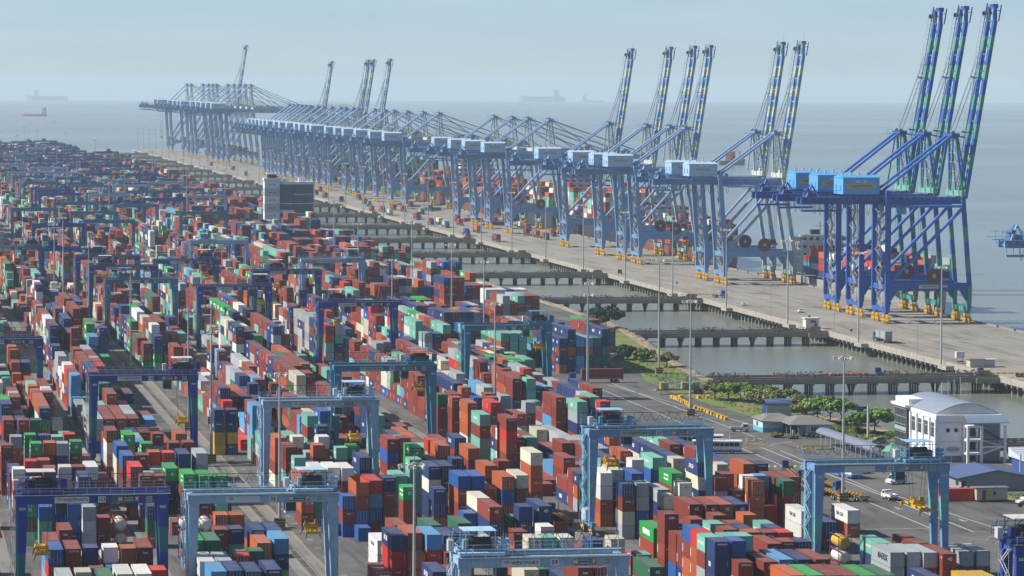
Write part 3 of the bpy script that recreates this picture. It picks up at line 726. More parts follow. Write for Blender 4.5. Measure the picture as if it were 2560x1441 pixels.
    for a,b in zip(xs_,xs_[1:]):
        pts=[(a+(b-a)*q/5,yf,22.8-1.5*math.sin(math.pi*q/5)) for q in range(6)]
        for p,q in zip(pts,pts[1:]): m.beam(p,q,.07,.07,BLK)
    m.build("festoon_cable",STEEL,t)
    # trolley
    tx=SPAN*tf; m=MB(); tr=(.008,.03,.22) if s=='R' else (lite if s=='L' else A)
    m.box(tx-3.2,-.2,20.7,tx+3.2,.9,21.15,tr); m.box(tx-3.2,YD+.1,20.7,tx+3.2,YD+1.3,21.15,tr)
    for q in (-3.2,-.6,2.6): m.box(tx+q,.901,20.72,tx+q+.6,YD+.099,21.1,tr)
    tro=m.build("trolley",PAINT,t)
    m=MB(); m.tube((tx-1.5,3.7,22.1),(tx+1.7,3.7,22.1),.85,(.03,.03,.03),14); m.box(tx-2.2,2.9,21.15,tx-1.55,4.5,22.6,shade(tr,.5)); m.box(tx+1.75,2.9,21.15,tx+2.5,4.5,22.4,shade(tr,.6))
    m.box(tx-1,1.2,21.15,tx+1.2,2.3,22.0,(.03,.03,.035)); m.box(tx-.9,5,21.15,tx+.9,6.3,22.3,(.03,.03,.03)); m.build("hoist_machinery",PAINT,tro)
    m=MB(); m.box(tx-2.4,1.0,24.0,tx+2.2,6.2,24.1,(.62,.62,.58) if s=='R' else lite)
    for a in (-2.2,2.0):
        for b in (1.1,6.0): m.beam((tx+a,b,21.15),(tx+a,b,24.0),.1,.1,tr)
    m.build("canopy",PAINT,tro)
    m=MB()
    for a in (-3.6,3.6):
        for b in (-.6,1.6,3.8,6,7.9): m.beam((tx+a,b,21),(tx+a,b,22.3),.06,.06,lite)
        m.beam((tx+a,-.6,22.3),(tx+a,7.9,22.3),.06,.06,lite); m.beam((tx+a,-.6,21.7),(tx+a,7.9,21.7),.05,.05,lite)
    for b in (-.6,7.9): m.beam((tx-3.6,b,22.3),(tx+3.6,b,22.3),.06,.06,lite); m.beam((tx-3.6,b,21.7),(tx+3.6,b,21.7),.05,.05,lite)
    for q in range(7): m.beam((tx-3.4+q*.5,7.5,21.2+rnd.random()*.4),(tx-2.9+q*.9,7.2,21.9+rnd.random()*2),.1,.1,tr)
    m.build("trolley_railing",STEEL,tro)
    m=MB(); m.box(tx+3.0,1.0,21.15,tx+4.0,2.4,22.9,shade(tr,.8)); m.build("electric_cabinet",PAINT,tro); m=MB(); m.box(tx-4.5,2,21.15,tx-3.7,3.6,22.7,(.5,.53,.52)); m.build("electric_cabinet",PAINT,tro)
    # operator's cab hangs under the trolley
    cx=tx-3.4 if tf>.5 else tx+3.2
    m=MB(); m.box(cx-.9,2.6,16.9,cx+.9,5.0,19.0,tr); m.box(cx-.5,3.2,19.0,cx+.5,4.4,20.7,tr); cb=m.build("operator_cab",PAINT,tro)
    m=MB(); m.box(cx-.8,2.57,17.3,cx+.8,2.598,18.7,BLK); m.box(cx-.93,2.8,17.3,cx-.902,4.8,18.7,BLK); m.box(cx+.902,2.8,17.3,cx+.93,4.8,18.7,BLK); m.build("cab_window",GLASS,cb)
    # hoist ropes, headblock and spreader
    m=MB()
    for a in (-1.5,1.5):
        for b in (2.6,4.8): m.beam((tx+a,b,21),(tx+a*.6,b,sz+1.9),.05,.05,BLK)
    m.build("hoist_rope",STEEL,tro)
    m=MB(); yc=3.7; half=6.0 if num in("32",) else 3.0
    m.box(tx-1.1,yc-1.5,sz+1.05,tx+1.1,yc+1.5,sz+1.5,YEL)
    for a in (-.8,.8): m.tube((tx+a-.12,yc-.8,sz+1.75),(tx+a+.12,yc-.8,sz+1.75),.42,shade(YEL,.8),10); m.tube((tx+a-.12,yc+.8,sz+1.75),(tx+a+.12,yc+.8,sz+1.75),.42,shade(YEL,.8),10)
    hb=m.build("headblock",PAINT,tro)
    m=MB(); m.box(tx-.9,yc-2.2,sz+.35,tx+.9,yc+2.2,sz+.95,YEL); m.box(tx-.6,yc-1.4,sz+.951,tx+.6,yc+1.2,sz+1.04,(.05,.05,.05))
    for a in (-.55,.25): m.box(tx+a,yc-half,sz+.45,tx+a+.3,yc+half,sz+.8,YEL)
    for e in (-1,1):
        m.box(tx-1.22,yc+e*half-.2,sz+.2,tx+1.22,yc+e*half+.2,sz+.7,YEL)
        for a in (-1.22,1.0): m.box(tx+a,yc+e*half-.18,sz-.15,tx+a+.22,yc+e*half+.18,sz+.199,YEL); m.beam((tx+a+.1,yc+e*half,sz+.3),(tx+a*1.12+.1,yc+e*(half+.35),sz-.55),.18,.05,YEL)
    m.build("spreader",PAINT,tro)
    # zig-zag stair up the landward legs
    m=MB(); z=2.8; dirn=1; sc_=GAL if s=='R' else lite
    while z<19.5:
        y0,y1=(1.5,YD-1.2) if dirn>0 else (YD-1.2,1.5)
        for xx in (-.62,-.2): m.beam((xx,y0,z),(xx,y1,z+2.1),.06,.16,sc_)
        for q_ in range(8): f=q_/7; m.box(-.6,y0+(y1-y0)*f-.1,z+2.1*f,-.22,y0+(y1-y0)*f+.1,z+2.1*f+.03,sc_)
        m.beam((-.66,y0,z+1),(-.66,y1,z+3.1),.05,.05,sc_)
        z+=2.1; m.box(-.7,y1-.45,z-.03,-.12,y1+.45,z+.03,sc_)
        for yy_ in (y1-.45,y1+.45): m.beam((-.68,yy_,z),(-.68,yy_,z+1.05),.05,.05,sc_)
        dirn=-dirn
    for yy_ in (1.0,YD-.7): m.beam((-.68,yy_,2),(-.68,yy_,19.8),.07,.07,sc_)
    m.build("access_stair",STEEL,t)
    m=MB()
    for q in range(34): m.beam((-.35,-.05,2.2+q*.5),(-.35,-.45,2.2+q*.5),.04,.04,sc_)
    for a in (-.05,-.45): m.beam((-.35,a,2),(-.35,a,19.2),.05,.05,sc_)
    m.build("ladder",STEEL,t)
    # power house and control box on the sill beams
    m=MB(); m.box(-.35,1.6,2.76,1.0,5.6,5.0,(.55,.66,.72) if s in'LM' else shade(A,.8)); m.build("power_house",PAINT,t)
    m=MB(); m.box(SPAN-1.1,2.2,2.76,SPAN-.1,4.4,4.4,shade(A,.8)); m.build("control_box",PAINT,t)
    # floodlights under the girder
    for fx in (.18,.51,.82):
        m=MB(); m.box(SPAN*fx-.18,-.3,18.7,SPAN*fx+.18,-.02,18.95,(.7,.7,.7)); m.build("floodlight",PAINT,t)
    # boards
    if num:
        yy=-.02; W_=(.66,.68,.66); K=(.05,.06,.07)
        def board(x0,x1,z0,z1,c,nm="sign_board"): return MB().box(x0,-.05,z0,x1,-.003,z1,c).build(nm,LETTER,t)
        b0={'32':.22}.get(num,.25); bx0,bx1=SPAN*b0,SPAN*(b0+.225)
        bd=board(bx0,bx1,19.12,20.1,W_ if num not in('78','70','23') else (.42,.48,.42))
        word={"123":"WESTPORTS","140":"WESTPORTS","78":"WESTPORTS","35":"","32":""}.get(num,"WESTPORT")
        if word: text("lettering",word,.62,K,((bx0+bx1)/2+.6,-.07,19.6),'-y',bd,(bx1-bx0)*.72,.012)
        if num not in("32",):
            sw=MB()
            for k in range(7):
                a0,a1=R(200-k*26),R(200-(k+1)*26); sw.beam((bx0+.75+.42*math.cos(a0),-.07,19.6+.3*math.sin(a0)),(bx0+.75+.42*math.cos(a1),-.07,19.6+.3*math.sin(a1)),.02,.09,(.04,.22,.2))
            sw.beam((bx0+.5,-.07,19.55),(bx0+1.25,-.07,19.55),.02,.05,K); sw.beam((bx0+.5,-.07,19.68),(bx0+1.15,-.07,19.72),.02,.04,K); sw.build("emblem",LETTER,bd)
        nb=board(SPAN*.535,SPAN*.585,19.12,20.12,(.72,.72,.70),"number_board"); text("lettering",num,.82,K,(SPAN*.56,-.07,19.6),'-y',nb,1.0 if len(num)>2 else .85,.02)
        ob=(.50,.16,.05)
        m_=board(SPAN*.665,SPAN*.695,19.2,20.05,ob); text("lettering","M",.75,(.7,.7,.7),(SPAN*.68,-.07,19.62),'-y',m_,.55,.03)
        m_=board(SPAN*.70,SPAN*.77,19.2,20.05,(.04,.09,.16)); text("lettering","MITSUI-PACECO",.3,(.7,.7,.7),(SPAN*.735,-.07,19.83),'-y',m_,1.5,.008); text("lettering","TRANSTAINER",.3,(.7,.7,.7),(SPAN*.735,-.07,19.42),'-y',m_,1.5,.008)
        m_=board(SPAN*.775,SPAN*.803,19.2,20.05,ob); text("lettering","P",.75,(.75,.72,.68),(SPAN*.789,-.07,19.62),'-y',m_,.4,.03)
        m_=board(SPAN*.85,SPAN*.89,19.15,20.05,(.50,.50,.40)); text("lettering","S.W.L",.34,K,(SPAN*.87,-.07,19.8),'-y',m_,.75,.008); text("lettering","40.6T",.34,K,(SPAN*.87,-.07,19.42),'-y',m_,.75,.008)
        for lx in (1.0,SPAN-1.0):
            m_=MB().box(lx-.5,-.04,18.1,lx+.5,-.003,18.5,(.66,.66,.64)).build("number_board",LETTER,t); text("lettering","TT-"+num,.32,K,(lx,-.06,18.3),'-y',m_,.85,.006)
    return t
SW={'R':"dark blue and green",'L':"pale blue",'M':"sky blue and turquoise",'T':"faded mid blue"}
cnt={}
order={}
for ci_,x_ in enumerate((97.5,124.8,151.8,179)):
    for k_ in range(17):
        y_=2050+k_*128+rnd.uniform(-45,45)+ci_*30
        if x_+20>.036*y_ and all(abs(y_-b_[1])>24 or abs(x_-b_[0])>20 for b_ in RTG): RTG.append((x_+rnd.uniform(-.4,.4),y_,"",rnd.choice("RRTTL"),rnd.uniform(.15,.85),rnd.uniform(9,15),0))
for r in sorted(RTG,key=lambda z:z[1]):
    g_=gantry(*r)
    if r[2]: lab="%s rubber-tyred gantry crane bearing the number %s"%(SW[r[3]],digits(r[2]))
    else:
        k=(r[3]); cnt[k]=cnt.get(k,0)+1
        lab="distant %s yard crane, %s of its colour counting outwards from the road"%(SW[r[3]],ordw(cnt[k]))
    tag(g_,lab,"gantry crane","gantry cranes over the container yard")

# ================================================================ SHIP-TO-SHORE QUAY CRANES
def sts(new=False,up_=True,k=1.0,kx=1.0):
    """built with the land-side rail at x=0, crane centre at y=0"""
    A=(.018,.095,.40) if new else (.14,.29,.53)
    Bc=(.055,.27,.20) if new else (.42,.47,.36)
    A2=(.035,.16,.55) if new else (.22,.36,.58)
    t=empty("quay_crane"); G=30.5
    zg=43.0*k; zt=45.4*k; za=(68.5 if new else 65.5)*k
    xh=30.3 if new else 27.0; xa=26.0 if new else 23.5
    zh=zt+.6
    # bogies and sills on both rails
    for x in (0,G):
        c=A if x==0 else (Bc if new else (.30,.43,.40))
        m=MB(); m.box(x-.75,-9.5,4.2,x+.75,9.5,5.8,c); m.box(x-.6,-8.6,3.3,x+.6,-5.4,4.199,c); m.box(x-.6,5.4,3.3,x+.6,8.6,4.199,c); m.build("sill_beam",PAINT,t)
        for yb in (-9.6,-4.4,4.4,9.6):
            m=MB(); yc=YEL
            m.prism([(yb-.5,3.3),(yb-2.1,1.5),(yb-2.1,.9),(yb+2.1,.9),(yb+2.1,1.5),(yb+.5,3.3)],'x',x-.35,x+.35,yc)
            for q in (-1.5,-.5,.5,1.5): m.tube((x-.3,yb+q,.45),(x+.3,yb+q,.45),.43,shade(yc,.7),8); m.box(x-.5,yb+q-.12,1.5,x-.36,yb+q+.12,2.2+rnd.random()*.6,yc)
            m.box(x+.36,yb-.6,1.0,x+.8,yb+.5,1.9,yc)
            m.build("bogie",PAINT,t)
    # legs
    sq=[Bc,A,Bc,A,Bc,A] if new else [(.30,.43,.40),Bc,A2,Bc,A2,Bc]
    for y in (-9,9):
        m=MB(); xo=0 if new else -2.6
        m.beam((0,y,5.8),(0,y,12.5),1.9,1.5,A); m.beam((0,y,12.5),(xo,y,zt+2.0),1.9,1.5,A); m.build("landside_leg",PAINT,t)
        m=MB(); m.beam((G,y,5.8),(G+.2,y,13.5),1.6,1.7,sq[0]); m.beam((G+.2,y,13.5),(xa+2.0,y,zt),1.45,1.6,A,sq[1:]+[sq[1]]); m.build("waterside_leg",PAINT,t)
        m=MB(); m.box(.9,y-.7,12.0,G-.7,y+.7,14.6,A)
        m.prism([(.95,12.0),(.95,8.2),(1.3,8.2),(3.6,12.0)],'y',y-.6,y+.6,A); m.prism([(G-.85,12.0),(G-3.6,12.0),(G-1.2,8.2),(G-.85,8.2)],'y',y-.6,y+.6,A)
        pb=m.build("portal_beam",PAINT,t)
        if y<0 and new:
            sb=MB().box(11.5,y-.78,12.6,19,y-.705,14.0,(.52,.50,.42)).build("sign_board",LETTER,pb)
            text("lettering","WESTPORTS",.95,(.12,.12,.1),(15.6,y-.8,13.3),'-y',sb,6.0,.02); text("lettering","ZPMC",1.1,(.7,.72,.75),(21.2,y-.74,13.3),'-y',pb,2.6,.03)
        m=MB(); m.tube((.6,y,zg-.6),(xa+1.6,y,zg-.6),.5,A2,8); m.build("tie_tube",PAINT,t)
        m=MB(); m.tube((xa+1.6,y,zg-1.6),(1.0,y,15.0),.62,A2,8); m.build("diagonal_brace",PAINT,t)
    for x,c in ((0,A),(xa+2.0,Bc)):
        m=MB(); m.box(x-.9,-9.8,zt+.6,x+.9,9.8,zt+2.6,(.16,.45,.36) if (new and x>5) else (A if x<5 else (.62,.66,.60))); m.build("cross_beam",PAINT,t)
    m=MB(); m.box(-.6,-8.2,12.1,.6,8.2,14.0,A); m.box(G-.5,-8.2,12.1,G+.5,8.2,14.0,A); m.build("portal_cross_beam",PAINT,t)
    # girders with the machinery house
    m=MB()
    for y in (-3.2,3.2): m.box(-31*kx,y-.65,zg,xh-.4,y+.65,zt,A)
    for q in range(-30,28,6): m.box(q*kx,-2.54,zg+.5,q*kx+.5,2.54,zg+1.1,A)
    m.build("girder",PAINT,t)
    H=(.10,.38,.72) if new else (.34,.53,.75)
    x0,x1=(-16.2,-2.6) if new else (-15.5,-3.2)
    x0*=kx; x1*=kx
    m=MB(); zb=zt+1.3; ht=6.0 if new else 5.2
    m.box(x0,-6.5,zb,x1,6.5,zb+ht,H); m.hexa([(x0-.2,-6.7,zb+ht+.003),(x1+.2,-6.7,zb+ht+.003),(x1+.2,0,zb+ht+.003),(x0-.2,0,zb+ht+.003)],[(x0-.2,-6.7,zb+ht+.1),(x1+.2,-6.7,zb+ht+.1),(x1+.2,0,zb+ht+.9),(x0-.2,0,zb+ht+.9)],(.46,.60,.74) if not new else H)
    m.hexa([(x0-.2,0,zb+ht+.003),(x1+.2,0,zb+ht+.003),(x1+.2,6.7,zb+ht+.003),(x0-.2,6.7,zb+ht+.003)],[(x0-.2,0,zb+ht+.9),(x1+.2,0,zb+ht+.9),(x1+.2,6.7,zb+ht+.1),(x0-.2,6.7,zb+ht+.1)],(.46,.60,.74) if not new else H)
    for y in (-4,4): m.box(x0+1.5,y-.7,zt+.01,x1-1.5,y+.7,zb-.003,A)
    mh=m.build("machinery_house",PAINT,t)
    m=MB()
    for y in (-3.6,2.2): m.box(x0-.06,y,zb+1.2,x0-.003,y+1.5,zb+3.2,(.06,.20,.36))
    m.build("door",PAINT,mh)
    sb=MB().box(x0+1.3,-6.56,zb+2.0,x1-1.3,-6.503,zb+3.7,(.50,.36,.16) if new else (.48,.52,.50)).build("sign_board",LETTER,mh)
    text("lettering","WESTPORTS",1.15,(.08,.12,.2),((x0+x1)/2,-6.6,zb+2.85),'-y',sb,8.2 if new else 6.6,.02)
    text("lettering","QC 25" if new else "QC 10",1.1,(.75,.78,.8),((x0+x1)/2,-6.55,zb+4.6),'-y',mh,4.2,.03)
    for q in range(4):
        m=MB(); xx=x0+1.5+q*3; m.tube((xx,0,zb+ht+.7),(xx,0,zb+ht+1.9),.35,(.5,.5,.5),8); m.build("roof_vent",STEEL,mh)
    # back-reach end: frames, platforms, hanging loops
    m=MB(); xe=-31*kx
    for q in range(7):
        xx=xe+q*2.1
        m.beam((xx,-5.5,zt+.2),(xx,-5.5,zt+2.6),.12,.12,A); m.beam((xx,5.5,zt+.2),(xx,5.5,zt+2.6),.12,.12,A); m.beam((xx,-5.5,zg-2.4),(xx,-5.5,zt+.2),.15,.15,A)
    m.box(xe-1.5,-5.6,zt+.01,xe+14,-4.2,zt+.2,A); m.box(xe-1.5,4.2,zt+.01,xe+14,5.6,zt+.2,A); m.box(xe,-5.6,zg-2.6,xe+13,-3.9,zg-1.9,A)
    m.beam((xe-1.5,-5.5,zt+2.6),(xe+14,-5.5,zt+2.6),.12,.12,A); m.beam((xe-1.5,5.5,zt+2.6),(xe+14,5.5,zt+2.6),.12,.12,A)
    m.beam((xe+2,-3,zt),(xe+4.5,-1,zt+4.6),.5,.5,A); m.beam((xe+4.5,-1,zt+4.6),(xe+7,-3,zt),.5,.5,A); m.beam((xe+2,3,zt),(xe+4.5,1,zt+4.6),.5,.5,A); m.box(xe+2,-2,zt+.01,xe+6,2,zt+1.8,shade(A,.6)); m.tube((xe+3,-2.6,zt+2.6),(xe+3,2.6,zt+2.6),.7,shade(A,.5),10)
    m.beam((xe-3.5,-4,zt+1.4),(xe+13,-4,zt+1.4),.1,.1,A); m.beam((xe-3.5,4,zt+1.0),(xe-1,4,zt+1.0),.3,.1,A)
    m.build("back_reach_platform",PAINT,t)
    m=MB()
    for q in range(15):
        a=xe+4+q*2.0*kx; 
        pts=[(a+1.4*w/4,-5.0,zg-.2-(3.2+rnd.random()*.6)*math.sin(math.pi*w/4)) for w in range(5)]
        for p,q2 in zip(pts,pts[1:]): m.beam(p,q2,.12,.12,(.05,.06,.07))
    m.build("festoon_cable",STEEL,t)
    m=MB()
    for y in (-5.0,5.0):
        m.box(xe,y-.5,zt-.9,xh-3,y+.5,zt-.8,shade(A,.7))
        for q in range(24): xx=xe+q*(xh-3-xe)/23; m.beam((xx,y-.5 if y<0 else y+.5,zt-.8),(xx,y-.5 if y<0 else y+.5,zt+.35),.08,.08,GAL)
        m.beam((xe,y-.5 if y<0 else y+.5,zt+.35),(xh-3,y-.5 if y<0 else y+.5,zt+.35),.08,.08,GAL)
    m.build("walkway_railing",STEEL,t)
    # A-frame tower over the waterside legs
    for y in (-9,9):
        m=MB(); m.beam((xa+2,y*.93,zt+2.6),(xa+.5,y*.45,za),.8,.8,A,[Bc,A2,Bc]) ; m.build("mast_leg",PAINT,t)
        m=MB(); m.beam((xa-2.4 if new else xa-1.2,y*.85,zt+2.6),(xa-.3,y*.42,za-.8),.5,.5,A,[Bc,Bc,A2]) ; m.build("mast_leg",PAINT,t)
        if new: m=MB(); m.beam((xa+4.2,y*.80,zt+.6),(xa+1.4,y*.42,za-1),.45,.45,A2); m.build("mast_leg",PAINT,t)
    m=MB(); 
    for q in range(1,6):
        f=q/6; zz=zt+2.6+(za-zt-2.6)*f; hy=9*(.93-.48*f); m.beam((xa+2-1.5*f,-hy,zz),(xa+2-1.5*f,hy,zz),.22,.22,GAL)
        m.box(xa+.2,-hy*.4-1.2,zz-.06,xa+2.6,-hy*.4+1.2,zz,shade(GAL,.6)); m.beam((xa+1,-hy*.4-1,zz),(xa+1,-hy*.4+1,zz+2.6),.5,.08,shade(GAL,.7))
    m.build("mast_stair",STEEL,t)
    m=MB(); m.box(xa-1.2,-5,za-.9,xa+1.8,5,za+.2,shade(A,.9)); m.box(xa-3.4,-5.6,za-1.0,xa+3.2,-4.8,za-.8,A); m.box(xa-3.4,4.8,za-1.0,xa+3.2,5.6,za-.8,A)
    for a in (-3.3,-1,1,3.1):
        for b in (-5.6,5.6): m.beam((xa+a,b,za-.8),(xa+a,b,za+.5),.09,.09,A)
    for b in (-5.6,5.6): m.beam((xa-3.4,b,za+.5),(xa+3.2,b,za+.5),.09,.09,A)
    for y in (-3,3): m.tube((xa-.3,y-.4,za+.4),(xa-.3,y+.4,za+.4),.8,(.4,.4,.38),10)
    m.beam((xa,0,za+.2),(xa,0,za+4.5),.1,.1,GAL); m.build("mast_head",PAINT,t)
    for y in (-3.4,3.4):
        m=MB(); m.tube((-.6,y*1.15,zt+2.6),(xa-.6,y*.9,za-.5),.52,A2,8); m.build("backstay",PAINT,t)
    # boom
    L=69.5 if new else 58.5; L*=kx
    ang=R(80.6 if new else 81.3) if up_ else R(0.5)
    def bp(d,y,off=0.0):  # point d metres along the boom, off = above its axis
        return (xh+d*math.cos(ang)-off*math.sin(ang), y, zh+d*math.sin(ang)+off*math.cos(ang)) if up_ else (xh+d, y, zg+1.2+off)
    seg=12 if new else 12; bc=[A,Bc]; bm=None
    for y in (-4.1,4.1):
        m=MB(); m.beam(bp(-1 if up_ else 0,y),bp(L-5,y),1.25,2.7,A,[bc[(q+1)%2] for q in range(seg)])
        m.beam(bp(L-5,y),bp(L,y*.8,.6),1.1,1.8,A)
        o_=m.build("boom_girder",PAINT,t); bm=bm or o_
    m=MB()
    for q in range(11):
        d=3+q*(L-8)/10; m.beam(bp(d,-3.4),bp(d,3.4),.5,.6,A if q%2 else Bc)
        if q<10: d2=3+(q+1)*(L-8)/10; m.beam(bp(d,-3.4),bp(d2,3.4),.3,.3,shade(A,.8))
    m.build("boom_cross_member",PAINT,t)
    m=MB(); yy=1.4; q=1.0
    while q<L-2:
        m.beam(bp(q,yy,2.3),bp(q,3.0,1.2),.10,.10,GAL); m.beam(bp(q,yy,2.3),bp(q,yy,3.5),.08,.08,GAL); m.beam(bp(q,yy-.8,2.3),bp(q,yy+.8,2.3),.35,.08,GAL); q+=1.9
    m.beam(bp(0,yy,3.5),bp(L-2,yy,3.5),.09,.09,GAL); m.beam(bp(0,yy,2.3),bp(L-2,yy,2.3),.30,.09,shade(GAL,.7))
    for d in (.33,.62): m.beam(bp(L*d,-3.9,1),bp(L*d,-3.9,5.4 if new else 2.6),.4,.3,A); m.beam(bp(L*d,3.9,1),bp(L*d,3.9,3.0),.3,.3,A)
    m.build("boom_walkway",STEEL,t)
    m=MB(); 
    for y in (-3,3): m.tube(bp(L-2.5,y-.5,2.2),bp(L-2.5,y+.5,2.2),.9,shade(A,.5),10)
    m.beam(bp(L-5,-3.9,2.0),bp(L,-3.9,3.4),.3,.3,(.3,.33,.36)); m.beam(bp(L-1,-4.6,-1.3),bp(L-1,4.6,-1.3),.25,.25,A); m.beam(bp(L-5,-4.2,-1.4),bp(L+1,-4.2,-1.4),.3,.7,shade(A,.6)); m.beam(bp(L-4.5,4.2,1.4),bp(L+1.4,4.2,1.4),.3,.7,shade(A,.6))
    m.box(*(bp(L+.2,-2.2)[0]-1.0,-2.2,bp(L+.2,0)[2]-.6,bp(L+.2,0)[0]+1.0,2.2,bp(L+.2,0)[2]+1.0),(.22,.22,.24) if not new else A)
    m.beam(bp(L+1,0),bp(L+5,0),.08,.08,GAL); m.build("boom_tip",PAINT,t)
    if new: text("lettering","59.1m",1.6,(.62,.72,.78),bp(L*.87,-4.77,0),'-y',bm,4.2,.04,tilt=-R(80.6))
    top=(xa,0,za)
    if up_:
        for y in (-2.4,2.4):
            m=MB(); a=(xa+.5,y,za+.6)
            for d,o in ((.70,2.4),(.74,2.4)): m.beam(a,bp(L*d,y,o),.11,.11,(.10,.12,.15))
            m.build("hoist_rope",STEEL,t)
            m=MB(); mid=bp(L*.30,y,2.0)
            m.beam((xa+.9,y,za-.4),mid,.24,.24,A); m.beam(mid,bp(L*.60,y,1.4),.24,.24,A); m.build("folded_forestay",PAINT,t)
    else:
        for y in (-3,3):
            m=MB(); m.beam((xa,y,za),bp(L*.48,y,1.2),.28,.28,A); m.beam((xa,y,za),bp(L*.93,y,1.2),.32,.32,A); m.build("forestay",PAINT,t)
            m=MB(); m.beam((xa,y*.6,za+.5),bp(L*.7,y*.6,1.5),.09,.09,(.12,.14,.17)); m.build("hoist_rope",STEEL,t)
    # trolley, cab, ropes and spreader parked behind the waterside leg
    tx=13.0 if new else 12.0; zs=23.0 if new else 17.0
    m=MB(); m.box(tx-3.5,-4.2,zg-.7,tx+3.5,4.2,zg-.05,shade(A,.6)); tr=m.build("trolley",PAINT,t)
    m=MB(); m.box(tx-6.6,-1.4,zg-3.8,tx-4.0,1.4,zg-1.0,H); m.box(tx-4.6,-.5,zg-1.0,tx-3.4,.5,zg-.3,A); m.build("operator_cab",PAINT,tr)
    m=MB()
    for a in (-1.6,1.6):
        for b in (-1.5,1.5): m.beam((tx+a,b,zg-.7),(tx+a*.7,b,zs+2),.09,.09,BLK)
    m.build("hoist_rope",STEEL,tr)
    m=MB(); m.box(tx-1.3,-3.0,zs,tx+1.3,3.0,zs+.9,(.62,.10,.02)); m.box(tx-1,-6,zs-.1,tx+1,6,zs+.5,(.62,.10,.02)); m.box(tx-1.2,-1.8,zs+.901,tx+1.2,1.8,zs+2.2,(.03,.06,.14)); m.build("spreader",PAINT,tr)
    # cable reel on the seaward half of the portal beam
    m=MB(); rx=17.0; m.tube((rx,-10.6,17.2),(rx,-10.1,17.2),2.9,(.16,.055,.05),20); m.tube((rx,-10.7,17.2),(rx,-10.0,17.2),.8,(.4,.4,.4),10)
    for q in range(18):
        a=q*math.pi/9; m.beam((rx,-10.64,17.2),(rx+2.9*math.cos(a),-10.64,17.2+2.9*math.sin(a)),.08,.12,(.05,.03,.03))
    m.beam((rx-1.5,-10.3,14.5),(rx,-10.0,17.2),.25,.25,A); m.beam((rx+1.5,-10.3,14.5),(rx,-10.0,17.2),.25,.25,A); m.build("cable_reel",PAINT,t)
    # stair tower on the landside legs, with ladders inside
    m=MB(); z=5.8; d=1
    while z<zg-3:
        y0,y1=(-7.6,-3.4) if d>0 else (-3.4,-7.6)
        m.beam((-1.9,y0,z),(-1.9,y1,z+3.4),.8,.09,GAL); m.beam((-2.3,y0,z+1),(-2.3,y1,z+4.4),.07,.07,GAL); z+=3.4
        m.box(-2.4,-8.0,z-.05,-1.3,-3.0,z+.03,shade(GAL,.7)); d=-d
    for y in (-8,-3): m.beam((-2.4,y,5.5),(-2.4,y,zg),.13,.13,GAL); m.beam((-1.4,y,5.5),(-1.4,y,zg),.13,.13,A)
    m.build("stair_tower",STEEL,t)
    m=MB()
    for q in range(9): z0=8+q*(zg-10)/9; z1=8+(q+1)*(zg-10)/9; m.beam((0,8.1 if q%2 else -2.8,z0),(0,-2.8 if q%2 else 8.1,z1),.16,.16,GAL)
    m.build("leg_lattice",STEEL,t)
    return t
NEWY=[1295,1331,1364]; UPY=[1552,1588,1730,1765,1820,1916,2838,2935,2967,3208]
DNY=[2090,2160,2214,2281,2509,2582,2660,2730,2780,3015,3050,3110,3165,3265,3300,3332,3365,3398,3432]
LOWD=[1052]
BIGD=[3787,3848,3907,4038,4169,4218,4273,4346,4508,4571]; BIGU=[3968]
protos={}
def place_sts(kind,y,i):
    if kind not in protos:
        protos[kind]={'new':lambda:sts(True,True),'up':lambda:sts(False,True),'down':lambda:sts(False,False),'bigdown':lambda:sts(False,False,1.28,1.15),'low':lambda:sts(False,False,.885,1.0),'bigup':lambda:sts(False,True,1.28,1.15)}[kind]()
        o=protos[kind]
    else: o=copy_tree(protos[kind])
    o.location=(361.5,y,0)
    for ch in o.children:
        if ch.name.startswith("trolley"): ch.location.x=rnd.choice((0,0,-14,-6,7,11,-20)) if kind!='new' else {1295:0,1331:1.5,1364:-2}[y]
    return o
allc=[('new',y) for y in NEWY]+[('up',y) for y in UPY]+[('down',y) for y in DNY]+[('bigdown',y) for y in BIGD]+[('low',y) for y in LOWD]+[('bigup',y) for y in BIGU]
allc.sort(key=lambda q:q[1]); seen={}
for kd,y in allc:
    o=place_sts(kd,y,0); seen[kd]=seen.get(kd,0)+1; n_=ordw(seen[kd])
    lab={'new':"deep blue and green quay crane with its boom raised, %s of the three new ones"%n_,
         'up':"steel blue quay crane with banded boom raised upright, %s such along the quay"%n_,
         'down':"steel blue quay crane with its boom lowered over the sea, %s such along quay"%n_,
         'bigdown':"taller hazy quay crane at the far end with lowered boom, %s of that group"%n_,
         'low':"low blue quay crane mostly out of view, its back platform over the water",
         'bigup':"single tall hazy quay crane with upright boom among lowered ones"}[kd]
    tag(o,lab,"quay crane","ship-to-shore cranes along the quay")

